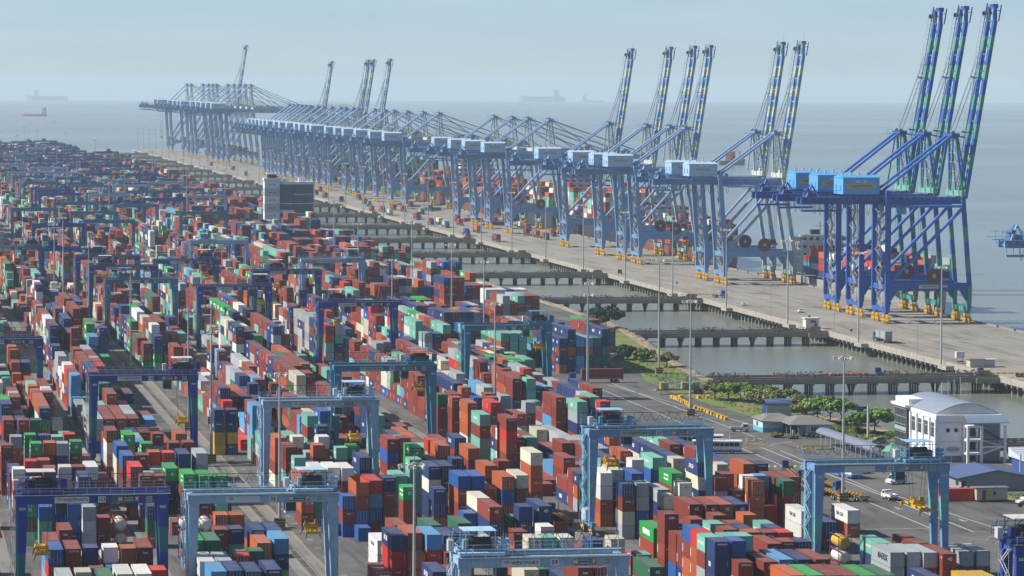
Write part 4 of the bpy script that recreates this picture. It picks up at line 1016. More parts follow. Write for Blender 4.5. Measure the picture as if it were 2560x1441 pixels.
# ================================================================ ACCESS BRIDGES
def bent_mesh(rk):
    m=MB(); c=(.24,.22,.19); m.box(-.42,-4.9,-1.8,.42,4.9,-1.32,c)
    for y in (-4,-1.4,1.4,4):
        if rk and y in (-4,4): m.beam((0,y,-1.8),((1.9 if y>0 else -1.9),y,-8),.55,.55,(.14,.13,.12))
        else: m.tube((0,y,-8),(0,y,-1.8),.31,(.14,.13,.12),8)
    return m.mesh("pile_bent",MASON)
BM=[bent_mesh(0),bent_mesh(1)]
def bridge(y,x0,idx):
    t=empty("access_bridge",(x0,y,0)); Lb=327.1-x0; c=(.25,.235,.20)
    m=MB(); m.box(0,-5.2,-.75,Lb,5.2,-.05,(.30,.28,.24)); m.box(0,-4.9,-1.3,Lb,-4.3,-.753,c); m.box(0,4.3,-1.3,Lb,4.9,-.753,c); m.box(0,-.3,-1.3,Lb,.3,-.753,c); m.build("deck",MASON,t)
    for s in (-1,1):
        m=MB(); a,b=sorted((s*4.75,s*5.2)); m.box(0,a,-.047,Lb,b,.7,(.27,.25,.20)); m.box(0,a-.06,.703,Lb,b+.06,.85,(.33,.31,.27)); m.build("parapet",MASON,t)
        m=MB(); m.tube((0,s*6.1,.25),(Lb,s*6.1,.25),.22,(.16,.15,.14),6)
        q=2.0
        while q<Lb: m.box(q,min(s*5.202,s*6.3),-.1,q+.25,max(s*5.202,s*6.3),.02,c); q+=6
        m.build("service_pipe",STEEL,t)
    x=4.5; k=0
    while x<Lb-2:
        o=link("pile_bent",BM[1 if k%4==2 else 0],t); o.location=(x,0,0); x+=6.4; k+=1
    m=MB(); m.box(Lb-7,-7.0,-1.5,Lb-.02,-5.22,.1,c); m.build("landing",MASON,t); m=MB(); m.box(Lb-7,5.22,-1.5,Lb-.02,7.0,.1,c); m.build("landing",MASON,t)
    # bougainvillea trailing over the parapets
    m=MB()
    for q in range(int(Lb*22)):
        x=rnd.uniform(1,Lb-1)
        if math.sin(x*.55+idx*2)+math.sin(x*.23+idx)+rnd.uniform(-1.1,1.1)<.0: continue
        s=rnd.choice((-1,1)); y0=s*5.0+rnd.gauss(0,.28); z=1.0+rnd.uniform(-.5,.65); r=rnd.uniform(.10,.26)
        cc=rnd.choice([(.07,.10,.03),(.11,.10,.06),(.16,.07,.07),(.26,.05,.12),(.10,.12,.04),(.07,.07,.04),(.38,.03,.12) if math.sin(x*.31+idx)>.8 else (.12,.09,.06)])
        a=rnd.uniform(0,3.1); m.quad((x-r*math.cos(a),y0-r*math.sin(a),z-r),(x+r*math.cos(a),y0+r*math.sin(a),z-r*.6),(x+r*math.cos(a),y0+r*math.sin(a),z+r),(x-r*math.cos(a),y0-r*math.sin(a),z+r*.6),cc)
    m.build("trailing_foliage",LEAF,t)
    if idx>0 and idx<9:
        m=MB(); m.box(Lb-4.5,-5.0,-.04,Lb-4.3,-4.8,1.3,BLK); m.box(Lb-6.3,-5.33,1.3,Lb-2.4,-5.22,2.3,(.55,.30,.02)); 
        for q in (0,.28,.55): m.box(Lb-6,-5.36,1.45+q,Lb-2.8-q,-5.331,1.55+q,(.06,.04,.02))
        m.build("warning_board",PAINT,t)
    tag(t,"%s concrete approach bridge on piles joining yard and quay, shrubs on its parapets"%ordw(idx+1),"bridge","approach bridges between the yard and the quay")
BY=[851,1048,1245,1442,1635,1832,2003,2190,2385,2580,2790,2990,3190,3390,3600,3810,4020,4230,4440]
for i,y in enumerate(BY): bridge(y,shore_x(y)-2,i)

# ================================================================ LIGHT MASTS
def mast_parts(h,base,col):
    m=MB(); m.tube((0,0,.0),(0,0,h),.36,col,10,.15); pole=m.mesh("mast_pole",STEEL)
    m=MB(); m.tube((0,0,h-.5),(0,0,h+.3),.55,(.3,.3,.3),10); m.tube((0,0,h+.3),(0,0,h+1.6),.06,(.3,.3,.3),5)
    for k in range(10):
        a=2*math.pi*k/10+.2; r=1.3+.45*(k%3)
        m.beam((0,0,h-.1),(r*math.cos(a),r*math.sin(a),h+.1),.09,.09,(.35,.35,.35))
        x,y=r*math.cos(a),r*math.sin(a); m.tube((x,y,h-.45),(x+.25*math.cos(a),y+.25*math.sin(a),h+.15),.27,(.62,.62,.60),8,.18)
    head=m.mesh("lamp_head",STEEL)
    m=MB(); n=6
    for k in range(n): m.box(-1.0,-1.0,k*.3,1.0,1.0,(k+1)*.3-.001,(.05,.05,.05) if k%2 else (.45,.33,.05))
    bs=m.mesh("base_block",PAINT)
    return pole,head,bs if base else None
MP={}
def mast(x,y,h=30,base=True,g="floodlight masts over the yard",lab=None,col=(.40,.42,.42)):
    k=(h,base,col)
    if k not in MP: MP[k]=mast_parts(h,base,col)
    t=empty("light_mast",(x,y,0)); p,hd,b=MP[k]
    link("pole",p,t); link("lamp_head",hd,t)
    if b: link("base_block",b,t)
    tag(t,lab,"light mast",g)
YM=[(78.8,537,"beside the maroon stacks before crane forty"),(77.6,709,"on the wide road before crane forty"),(75.7,834,"on the wide road by crane one-four-zero"),(84.3,929,"with two fittings among stacks behind crane forty"),(77.1,913,"beside the wide road behind crane one-four-zero"),
 (75.7,1100,"before crane seventy-four"),(73,1268,"beside crane seventy-four on the wide road"),(71.7,1413,"far along the wide road past crane seventy-four"),(71,1469,"farther along the wide road by the road bend"),(77.9,1538,"at the distant end of the wide road"),
 (198,737,"behind crane thirty-two beside the parked tractors"),(209.7,934,"on the open asphalt by the yellow kerb blocks"),(231,1072,"on the grass bank above the stony shore"),(199.5,1021,"by the maroon container on its trailer"),(188.6,966,"behind crane seventy stacks"),
 (157,928,"between crane seventy and crane twenty-three"),(163.4,1163,"behind crane seventy"),(190.5,1147,"beside the navy stacks near the shore"),(199.6,1271,"among the maroon empties near the shore"),(216.2,1481,"among tall empties near the second bridge"),(191.6,1462,"behind the red and white stack"),(215.6,1733,"beyond the red and white stack")]
for x,y,w in YM: mast(x,y,34 if (x==231) else 30,True,lab="grey floodlight mast %s"%w)
FM=[(208,2200),(204,2294),(208,2500),(174,4300),(177,4020),(141,3400),(142,3100),(196,3800),(198,3330),(145,2950),(146,2680),(146,2640),(139,3600),(208,2780),(175,2080),(120,1900),(148,2200),(122,2350)]
for i,(x,y) in enumerate(sorted(FM,key=lambda q:q[1])): mast(x,y,34,False,lab="distant floodlight mast over the yard, %s counting out towards the horizon"%ordw(i+1))
y=1098; i=0
while y<4600:
    mast(326.0,y,30,False,"floodlight masts along the quay edge","grey floodlight mast on the quay edge, %s counting out towards the horizon"%ordw(i+1)); y+=97.2; i+=1

# ================================================================ SHIPS
def ship(name,xc,yc,L,B,hullz,hull,boot,lab,cat,rz=0,house=None,stacks=None,funnel=(.62,.36,.04),cranes=0,white=(.68,.68,.66),bowpt=1,z0=-4.4,group=None,grp=None):
    t=empty(name,(xc,yc,z0),rz)            # length along local y, bow at +y when bowpt=1
    h=hullz; s=bowpt
    m=MB(); sec=[]
    for f,w in ((0,.78),(.06,.95),(.2,1),(.8,1),(.9,.8),(.96,.45),(1,.04)):
        y=s*(f-.5)*L; fl=1.0 if f<.8 else 1+(f-.8)*.4; sh=h*(1+max(0,f-.82)*1.6); sec.append((y,w*B/2,fl,sh))
    for (ya,wa,fa,ha),(yb,wb,fb,hb) in zip(sec,sec[1:]):
        if s<0: (ya,wa,fa,ha),(yb,wb,fb,hb)=(yb,wb,fb,hb),(ya,wa,fa,ha)
        for sg in (1,-1):
            A_=[(sg*wa*.9,ya,-2),(sg*wb*.9,yb,-2),(sg*wb,yb,1.4),(sg*wa,ya,1.4)]; B_=[(sg*wa,ya,1.4),(sg*wb,yb,1.4),(sg*wb*fb,yb,hb),(sg*wa*fa,ya,ha)]
            if sg<0: A_.reverse(); B_.reverse()
            m.poly(A_,boot); m.poly(B_,hull)
        m.poly([(-wa*fa,ya,ha),(wa*fa,ya,ha),(wb*fb,yb,hb),(-wb*fb,yb,hb)],(.24,.12,.09) if boot[0]>.2 else (.22,.22,.2))
    ya,wa,fa,ha=sec[0]; m.poly([(-wa,ya,-2),(wa,ya,-2),(wa,ya,ha),(-wa,ya,ha)][::-s],hull)
    m.build("hull",PAINT,t)
    if house:
        hy,hl,hh=house; y0=s*(hy-.5)*L; m=MB(); nlev=max(2,int(hh/3)); lev=hh/nlev; w=B*.42
        for k in range(nlev):
            ww=w*(1-.05*k); m.box(-ww,y0-hl/2+k*.2,h+k*lev,ww,y0+hl/2-k*.3,h+(k+1)*lev-.15,white); m.box(-ww-.3,y0-hl/2,h+(k+1)*lev-.149,ww+.3,y0+hl/2,h+(k+1)*lev,shade(white,.8))
        m.box(-B*.5,y0-hl*.1,h+hh-2.6,B*.5,y0+hl*.15,h+hh-.6,white); m.tube((0,y0,h+hh),(0,y0,h+hh+6),.25,white,6); m.beam((-2,y0,h+hh+4),(2,y0,h+hh+4),.3,.3,white)
        hs=m.build("superstructure",PAINT,t)
        m=MB()
        for k in range(nlev):
            for q in range(7): xx=-w*.8+q*w*.26; m.box(xx,y0-hl/2-.06+k*.2,h+k*lev+lev*.4,xx+w*.14,y0-hl/2-.003+k*.2,h+k*lev+lev*.75,BLK); m.box(-w*(1-.05*k)-.06,y0-hl*.4+q*hl*.12,h+k*lev+lev*.4,-w*(1-.05*k)-.003,y0-hl*.4+q*hl*.12+hl*.06,h+k*lev+lev*.75,BLK)
        m.build("window_band",GLASS,hs)
        fy=y0-s*hl*.75; m=MB(); m.box(-B*.10,fy-2.6,h,B*.10,fy+2.6,h+hh*.9,funnel); m.box(-B*.105,fy-2.7,h+hh*.62,B*.105,fy+2.7,h+hh*.72,BLK); m.box(-B*.07,fy-2,h+hh*.9,B*.07,fy+2,h+hh*1.12,BLK); m.build("funnel",PAINT,t)
    m=MB(); yb=s*.44*L; m.tube((0,yb,h),(0,yb,h+9),.25,white,6); m.beam((-1.5,yb,h+7),(1.5,yb,h+7),.2,.2,white); m.box(-B*.2,yb-2,h*1.05,B*.2,yb+1,h*1.05+1.4,shade(hull,1.3)); m.build("foremast",PAINT,t)
    m=MB()
    for k in range(int(L/9)):
        y=(k/(L/9)-.5)*L*.86; m.beam((-B*.49,y,h),(-B*.49,y,h+1.1),.1,.1,white); m.beam((B*.49,y,h),(B*.49,y,h+1.1),.1,.1,white)
    m.beam((-B*.49,-L*.42,h+1.1),(-B*.49,L*.42,h+1.1),.08,.08,white); m.build("deck_railing",PAINT,t)
    for k in range(cranes):
        m=MB(); y=s*(-.1+k*.2)*L; m.tube((0,y,h),(0,y,h+11),.8,white,8); m.beam((0,y,h+10),(B*.2,y+L*.13,h+13),.5,.5,white); m.build("deck_crane",PAINT,t)
    tag(t,lab,cat,grp)
    if stacks:
        cb=MB(); (fa,fb,mn,mxx,mix)=stacks; y=(fa-.5)*L
        while y<(fb-.5)*L:
            if not (house and abs(y+6-s*(house[0]-.5)*L)<house[1]/2+9):
                hh_=rnd.randint(mn,mxx)
                nrow=int(B/2.52)
                for r in range(nrow):
                    h2=max(1,hh_+rnd.choice((0,0,0,-1,1)))
                    for k in range(h2):
                        if r in (0,1) or k>=h2-2 or True: add_loose(cb,-B/2+.5+r*2.52,y,h+1.3+k*TH,12.1,vary(PAL[rnd.choice(mix)]))
            y+=13.4
        o=cb.build("deck_cargo_boxes",CONT); o.location=(xc,yc,z0); o.rotation_euler=(0,0,rz)
        tag(o,"multicoloured shipping boxes lashed on deck of the "+(group or "moored ship"),"containers",kind="stuff")
ship("container_ship",413,1512,225,27,7.2,(.33,.34,.34),(.16,.05,.04),"small grey container ship moored by the three deep blue cranes","ship",house=(.20,12,17),stacks=(.06,.74,3,5,"bBbroocRwgt"),funnel=(.05,.05,.05),bowpt=-1,group="small grey feeder ship")
ship("container_ship",414,1868,190,30,8.5,(.20,.06,.05),(.22,.04,.03),"dark red ship with white deckhouse and yellow funnel moored at the quay","ship",house=(.30,14,18),stacks=(.12,.6,2,4,"rowtgrR"),bowpt=-1,cranes=2,group="red ship with the yellow funnel")
ship("container_ship",420,2140,290,38,13,(.03,.035,.05),(.18,.03,.03),"large black hulled container ship loaded with red, white and green boxes","ship",house=(.42,14,30),stacks=(.04,.93,4,6,"rroowwkttgR"),bowpt=-1,group="large black hulled ship")
ship("container_ship",418,2560,330,40,12,(.16,.05,.04),(.2,.03,.03),"big ship piled with rust-red boxes around a white deckhouse, behind middle cranes","ship",house=(.52,14,32),stacks=(.04,.93,3,5,"rrooooRBt"),bowpt=-1,group="ship piled with rust-red boxes")
ship("container_ship",420,3020,330,42,13,(.02,.17,.07),(.16,.03,.03),"green hulled container ship moored beneath distant cranes with booms raised","ship",house=(.5,14,30),stacks=(.04,.93,3,6,"GDGtrrbg"),bowpt=-1,group="green hulled ship")
ship("container_ship",423,3560,360,48,16,(.03,.05,.09),(.16,.03,.03),"enormous laden container ship half lost in haze beneath distant tall cranes","ship",house=(.5,15,36),stacks=(.04,.93,6,8,"rrGDtobB"),bowpt=-1,group="enormous distant ship")
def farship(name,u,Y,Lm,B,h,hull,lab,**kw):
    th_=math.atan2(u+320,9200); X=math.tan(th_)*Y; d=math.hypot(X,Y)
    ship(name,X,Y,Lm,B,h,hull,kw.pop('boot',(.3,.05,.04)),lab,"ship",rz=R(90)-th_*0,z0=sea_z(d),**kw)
farship("cargo_ship",78,10600,70,13,6,(.60,.10,.06),"small red tanker with white deckhouse crossing the hazy open water",house=(.18,10,17),bowpt=1,white=(.8,.8,.78))
farship("cargo_ship",1851,4080,30,10,4.6,(.04,.13,.08),"green and red workboat with red masts anchored beyond the cranes",house=(.5,7,10),bowpt=-1,cranes=3,white=(.55,.10,.07),boot=(.4,.06,.04))
farship("container_ship",1356,27500,350,48,42,(.50,.56,.62),"wide laden container ship on the horizon, grey with distance",house=(.2,30,50),boot=(.50,.56,.62),white=(.42,.46,.5))  # three horizon ships: distance haze is put into the hull and deckhouse colours
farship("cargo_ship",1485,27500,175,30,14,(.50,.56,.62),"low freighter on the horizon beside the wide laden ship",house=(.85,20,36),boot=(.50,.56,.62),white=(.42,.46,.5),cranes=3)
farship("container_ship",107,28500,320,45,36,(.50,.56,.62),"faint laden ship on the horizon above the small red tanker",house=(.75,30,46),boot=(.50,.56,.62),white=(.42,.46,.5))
m=MB(); m.box(-5,-1.4,-.5,4,1.4,1.2,(.7,.7,.68)); m.poly([(4,-1.4,1.2),(8,0,1.5),(4,1.4,1.2)],(.7,.7,.68)); m.box(-2,-1.1,1.2,2,1.1,3,(.72,.72,.7)); t=empty("motor_boat",(429,8800,-9.8)); m.build("hull",PAINT,t)
tag(t,"tiny white motor boat speeding over the open water near the tanker","boat")
m=MB()
for k in range(30):
    a=k*9; m.quad((435+a,8800-a*.02,-9.5),(444+a,8800-a*.02,-9.5),(444+a,8803+a*.08,-9.5),(435+a,8803+a*.08,-9.5),(.5,.52,.5))
tag(m.build("wake",PLAIN),kind="stuff")
m=MB(); m.tube((0,0,-1),(0,0,2),1.6,(.5,.04,.04),10); m.tube((0,0,2),(0,0,6),.9,(.5,.04,.04),8,.3); t=empty("channel_buoy",(1300*1.0,4608,-4.9)); m.build("buoy_body",PAINT,t); tag(t,"small red channel buoy floating on the pale water beyond the blue cranes","buoy")
m=MB(); m.box(-6,-1.5,-.3,6,1.5,1.4,(.10,.11,.12)); m.box(-4,-1,1.4,-1,1,3,(.2,.2,.2)); t=empty("fishing_boat",(1180,4750,-4.9)); m.build("hull",PAINT,t); tag(t,"dark narrow fishing boat far out on the pale band of water","boat")
# low land on the far side of the strait
m=MB()
def ridge(u0,u1,Y,hmax,seed):
    r_=random.Random(seed); n=60; pr=None
    for k in range(n+1):
        f=k/n; u=u0+(u1-u0)*f; X=(u+320)/9200*Y; hz=hmax*math.sin(math.pi*f)**.6*(.7+.3*math.sin(f*17+seed))+r_.uniform(0,hmax*.18); z=sea_z(Y)
        cur=[(X,Y,z-2),(X,Y+120,z+hz),(X,Y+500,z+hz*.8),(X,Y+700,z-2)]
        if pr:
            for j in range(3): m.quad(pr[j],cur[j],cur[j+1],pr[j+1],(.05,.08,.05))
        pr=cur
ridge(560,760,13000,16,1); ridge(780,900,16500,12,2)
tag(m.build("far_hills",PLAIN),kind="structure")

# ================================================================ VEHICLES
def wheel(x,y,r,w,parent,c=BLK):
    m=MB(); m.tube((x-w/2,y,r),(x+w/2,y,r),r,c,14); wo=m.build("wheel",PAINT,parent)
    m=MB(); m.tube((x-w/2-.02,y,r),(x+w/2+.02,y,r),r*.5,(.45,.45,.45),10); m.build("rim",PAINT,wo)
def tractor(x,y,rz,lab,col=(.03,.13,.36),trailer=True,tcol=(.50,.25,.04),g="terminal tractors with their trailers",TL=12.2):
    """front of the tractor towards local -y"""
    t=empty("terminal_tractor",(x,y,0),rz)
    m=MB(); m.box(-1.1,-6.3,.55,1.1,-.6,.95,(.05,.06,.08)); m.box(-1.2,-6.5,.5,1.2,-6.1,1.3,col); m.box(-1.15,-6.2,.951,-.25,-4.2,1.7,col); m.build("chassis",PAINT,t)
    m=MB(); m.hexa([(-.2,-6.1,.951),(1.15,-6.1,.951),(1.15,-4.1,.951),(-.2,-4.1,.951)],[(-.15,-5.75,3.05),(1.1,-5.75,3.05),(1.1,-4.15,3.05),(-.15,-4.15,3.05)],col); c=m.build("cab",PAINT,t)
    m=MB(); m.poly([(-.15,-6.03,1.7),(1.1,-6.03,1.7),(1.07,-5.82,2.8),(-.12,-5.82,2.8)],BLK); m.box(1.13,-5.6,1.8,1.17,-4.5,2.7,BLK); m.box(-.22,-5.6,1.8,-.18,-4.5,2.7,BLK); m.box(-.1,-4.13,1.8,1.0,-4.09,2.8,BLK); m.build("cab_window",GLASS,c)
    for yy in (-5.4,-1.9):
        for xx in (-.95,.95): wheel(xx,yy,.52,.35,t)
    m=MB(); m.tube((-.7,-3.9,.95),(-.7,-3.9,3.4),.09,(.3,.3,.3),6); m.build("exhaust_pipe",STEEL,t)
    if trailer:
        m=MB()
        for xx in (-.6,.4): m.box(xx,-2.6,1.12,xx+.2,TL-2.4,1.42,tcol)
        q=-2.4
        while q<TL-2.3: m.box(-1.2,q,1.18,1.2,q+.2,1.45,tcol); q+=1.95
        m.box(-1.2,TL-2.55,.8,1.2,TL-2.4,1.46,tcol); tr=m.build("trailer",PAINT,t)
        for yy in (TL-5.4,TL-4.1):
            for xx in (-.95,.95): wheel(xx,yy,.52,.35,tr)
    return tag(t,lab,"terminal tractor",g)
def loaded(x,y,rz,lab,ck,clab,Lk='4',**kw):
    tractor(x,y,rz,lab,**kw)
    v=Vector((-1.22,-2.4,0)); v.rotate(Matrix.Rotation(rz,3,'Z'))
    t=container(x+v.x,y+v.y,1.47,ck,Lk,clab,9,doors=True,group="containers riding on trailers"); t.rotation_euler=(0,0,rz); return t
loaded(203.9,1041.5,R(-90),"blue tractor hauling a long maroon container across the yard road",'r',"long maroon ribbed container side-on on its trailer by the shore")
loaded(334,1196,R(180),"tractor with orange trailer and grey-blue box alone on the open quay",'g',"blue-grey container with door bars riding alone along the open quay",tcol=(.6,.17,.02))
tractor(334.5,1452,R(60),"blue tractor with short orange trailer turning onto the second bridge from the near end")
tractor(332,1040,R(90),"blue tractor at the quay end of the nearest wide bridge with yellow trailer",tcol=(.55,.33,.03)) if False else None
tr_spots=[(330,2447,'R'),(337,2446,'o'),(349,2481,'r'),(351,2445,'r'),(336,2222,'R'),(342,2231,'k'),(338,2174,'t'),(332,2060,'B'),(341,2543,'G'),(366,2056,'r'),(367,2030,'o'),(366.5,2000,'r'),(379,2046,'o'),(335,2649,'b'),(328.9+6,2749,'r'),(355,2704,'r'),(360,2269,'r'),(381,2161,'w'),(370,2541,'r'),(371,2455,'b'),(344,2330,'o'),(350,2900,'r'),(343,3050,'r'),(352,3240,'o'),(341,3400,'b'),(350,3620,'r'),(345,3800,'R'),(336,1985,'r'),(345,2105,'o'),(339,2300,'r'),(352,2210,'R'),(333,2385,'k'),(346,2600,'r'),(356,2395,'g'),(378,2235,'r'),(378,2120,'r'),(379,2330,'o'),(337,2820,'r')]
for i,(x,y,ck) in enumerate(sorted(tr_spots,key=lambda q:q[1])):
    loaded(x,y,R(0 if i%2 else 180),"tractor and trailer on the quay with %s box, %s counting outwards"%(CN[ck],ordw(i+1)),ck,"%s container on a quay trailer, %s trailer counting outwards along the quay"%(CN[ck],ordw(i+1)),Lk='2' if i%3 else '4')
for i,(x,y) in enumerate(((199.4,787),(197.8,766),(201.2,762),(197.4,748),(200.9,744),(194.5,757))):
    tractor(x,y,R(180+i*3-6),"parked dark blue tractor with yellow trailer, %s of the row behind crane thirty-two"%ordw(i+1),tcol=(.52,.30,.06),g="tractors parked behind crane thirty-two")
tractor(134.2-.9,712,R(180),"tractor with empty rusty trailer waiting in the lane beside crane twenty-three",tcol=(.30,.15,.05))
tractor(211,1120,R(180),"dark blue tractor with rusty trailer between navy stacks near the shore",tcol=(.2,.1,.05))
tractor(66.8,1262,0,"blue tractor carrying under crane seventy-four on the wide road")
tractor(287,1048,R(90),"blue tractor pulling an orange trailer across the wide near bridge",tcol=(.62,.2,.03)); 
tractor(327,1044.5,R(-90),"blue tractor with yellow trailer leaving the wide near bridge for the quay",tcol=(.60,.36,.03))
# work trailer carrying the pale blue cages
t=empty("cage_trailer",(214.5,1000.5,0),R(-84)); m=MB()
for xx in (-.9,.6): m.box(xx,0,1.0,xx+.3,16,1.35,(.45,.24,.05))
q=0
while q<16: m.box(-1.3,q,1.06,1.3,q+.25,1.4,(.45,.24,.05)); q+=1.9
m.box(-.3,1.5,.3,.3,1.8,1.0,(.45,.24,.05)); m.build("flatbed",PAINT,t)
for yy in (12.2,13.6):
    for xx in (-1,1): wheel(xx,yy,.5,.35,t)
for c0,hh in ((.3,3.4),(6.5,2.6),(9.5,3.2)):
    m=MB(); cb=(.16,.36,.56)
    for xx in (-1.25,1.15):
        for yy in (c0,c0+2.8,c0+5.6): m.box(xx,yy,1.41,xx+.1,yy+.1,1.4+hh,cb)
        for z in (1.5,1.4+hh*.45,1.35+hh): m.box(xx,c0,z,xx+.1,c0+5.7,z+.1,cb)
        for z in range(6): m.beam((xx,c0+z*.95,1.5),(xx,c0+(z+1)*.95,2.4),.07,.07,cb)
    m.box(-.9,c0+1.2,1.42,.9,c0+3.4,3.2,(.40,.34,.08)); m.build("cage",PAINT,t)
tag(t,"long rusty flatbed trailer carrying pale blue steel cages near the stony shore","trailer")
def bus(x,y,rz,lab,L=11.5):
    t=empty("bus",(x,y,0),rz); w=(.76,.77,.76)
    m=MB(); m.prism([(-1.25,.95),(1.25,.95),(1.25,2.95),(1.0,3.15),(-1.0,3.15),(-1.25,2.95)],'y',-L/2,L/2,w); m.box(-1.27,-L/2-.02,.4,1.27,L/2+.02,.949,(.02,.16,.50)); b=m.build("body",PAINT,t)
    m=MB()
    for s in (-1,1): m.box(s*1.25-.02 if s<0 else 1.235,-L/2+.5,1.75,s*1.25+.015 if s<0 else 1.27,L/2-.4,2.65,BLK)
    m.box(-1.12,-L/2-.05,1.6,1.12,-L/2-.003,2.75,BLK); m.build("window",GLASS,t)
    m=MB()
    for q in range(8): 
        for s in (-1.285,1.285): m.box(s-.01,-L/2+1.7+q*1.15,1.72,s+.01,-L/2+1.78+q*1.15,2.68,w)
    m.build("window_pillar",PAINT,t)
    for yy in (-L/2+2.2,L/2-3):
        for xx in (-1.12,1.12): wheel(xx,yy,.5,.3,t)
    m=MB(); m.box(-.7,-1.6,3.152,.7,1.4,3.4,(.7,.7,.7)); m.box(-.5,2.4,3.152,.5,4,3.35,(.7,.7,.7)); m.build("roof_unit",PAINT,t)
    m=MB()
    for xx in (-.95,.75): m.box(xx,-L/2-.06,.65,xx+.2,-L/2-.02,.85,(.8,.8,.75))
    m.build("headlight",PAINT,t)
    return tag(t,lab,"bus","white and blue staff buses")
bus(194.6,838,R(78),"white and blue bus side-on behind crane twenty-three, with dark windows"); bus(193.5,852,R(80),"white roofed bus parked just beyond another bus behind crane twenty-three"); bus(192.6,862,R(80),"last of three white roofed buses behind crane twenty-three")
bus(211.3,783,R(10),"white and blue bus driving towards the camera behind crane thirty-two beam",9.5)
def van(x,y,rz,lab):
    t=empty("van",(x,y,0),rz); w=(.78,.78,.76)
    m=MB(); m.prism([(-2.4,.35),(-2.45,.95),(-1.75,1.25),(-1.05,2.05),(-.7,2.2),(2.3,2.2),(2.42,1.9),(2.42,.35)],'x',-.88,.88,w); m.build("body",PAINT,t)
    m=MB(); m.poly([(-.8,-1.78,1.27),(.8,-1.78,1.27),(.74,-1.12,2.02),(-.74,-1.12,2.02)],BLK)
    for s in (-.895,.885): m.box(s,-1.0,1.3,s+.01,-.1,1.85,BLK); m.box(s,.0,1.3,s+.01,2.0,1.85,BLK)
    m.build("window",GLASS,t)
    for yy in (-1.5,1.5):
        for xx in (-.8,.8): wheel(xx,yy,.34,.22,t)
    m=MB()
    for xx in (-.75,.5): m.box(xx,-2.5,.75,xx+.25,-2.44,.95,(.75,.75,.7))
    m.build("headlight",PAINT,t); return tag(t,lab,"van")
van(218.2,768,R(-62),"white minibus van parked at the roadside beside the small blue bus")
def pickup(x,y,rz,lab,col=(.72,.73,.72),bed=(.74,.74,.72),L=5.0):
    t=empty("pickup_truck",(x,y,0),rz); m=MB()
    m.prism([(-2.5,.5),(-2.5,1.2),(-2.2,1.35),(-1.9,2.0),(-.6,2.0),(-.55,.5)],'x',-.85,.85,col); m.box(-.8,-.549,.55,.8,2.5,.8,BLK); m.build("cab",PAINT,t)
    m=MB(); m.poly([(-.75,-2.17,1.38),(.75,-2.17,1.38),(.7,-1.93,1.92),(-.7,-1.93,1.92)],BLK); m.box(-.7,-.59,1.35,.7,-.53,1.9,BLK)
    for s in (-.862,.85): m.box(s,-1.75,1.3,s+.012,-.75,1.85,BLK)
    m.build("window",GLASS,t)
    m=MB(); m.box(-.92,-.5,.8,.92,2.55,.9,bed); m.box(-.92,-.5,.9,-.86,2.55,1.35,bed); m.box(.86,-.5,.9,.92,2.55,1.35,bed); m.box(-.86,2.49,.9,.86,2.55,1.35,bed); m.box(-.86,-.5,.9,.86,-.44,1.7,bed); m.build("load_bed",PAINT,t)
    m=MB()
    for xx in (-.85,.6): m.box(xx,2.56,.55,xx+.25,2.6,.75,(.5,.03,.03))
    m.build("tail_light",PAINT,t)
    for yy in (-1.6,1.6):
        for xx in (-.78,.78): wheel(xx,yy,.36,.24,t)
    return tag(t,lab,"pickup truck")
pickup(208.4,738.5,R(187),"white pickup truck with open bed driving away along the marked road"); pickup(212.5,889.5,R(80),"white flatbed pickup parked on the asphalt by the yellow kerb blocks")
def car(x,y,rz,lab,col):
    t=empty("car",(x,y,0),rz); m=MB()
    m.prism([(-2.1,.35),(-2.15,.8),(-1.2,.95),(-.6,1.45),(1.2,1.48),(1.95,.95),(2.1,.85),(2.1,.35)],'x',-.82,.82,col); m.build("body",PAINT,t)
    m=MB(); m.poly([(-.7,-1.17,.98),(.7,-1.17,.98),(.66,-.62,1.42),(-.66,-.62,1.42)],BLK); m.poly([(.7,1.9,1.0),(-.7,1.9,1.0),(-.66,1.24,1.45),(.66,1.24,1.45)],BLK)
    for s in (-.835,.825): m.box(s,-.65,1.0,s+.01,1.2,1.38,BLK)
    m.build("window",GLASS,t)
    for yy in (-1.35,1.35):
        for xx in (-.74,.74): wheel(xx,yy,.32,.2,t)
    m=MB()
    for xx in (-.75,.5): m.box(xx,-2.18,.6,xx+.25,-2.13,.75,(.75,.75,.7))
    m.build("headlight",PAINT,t); return tag(t,lab,"car")
car(234.3,727,R(-70),"white hatchback parked beside the cream site cabin",(.74,.74,.73)); car(238.5,856,R(-72),"grey estate car parked under the trees by the walkway roof",(.20,.20,.19)); car(224.5,866.5+24,R(90),"dark car parked by the potted shrubs outside the guard house",(.10,.10,.11))
car(334.7,1396,R(170),"small white car driving on the quay near the fourth bridge",(.72,.72,.7)); car(346,1352,R(176),"white van-like car beside the wheels of the far new blue crane",(.72,.72,.7)); car(216.5,790,R(-70),"silver car parked behind the blue and white bus",(.45,.45,.45))
pickup(334.4,1637,R(170),"dark green canvas truck on the quay near the fifth bridge",(.06,.08,.06),(.06,.07,.06))

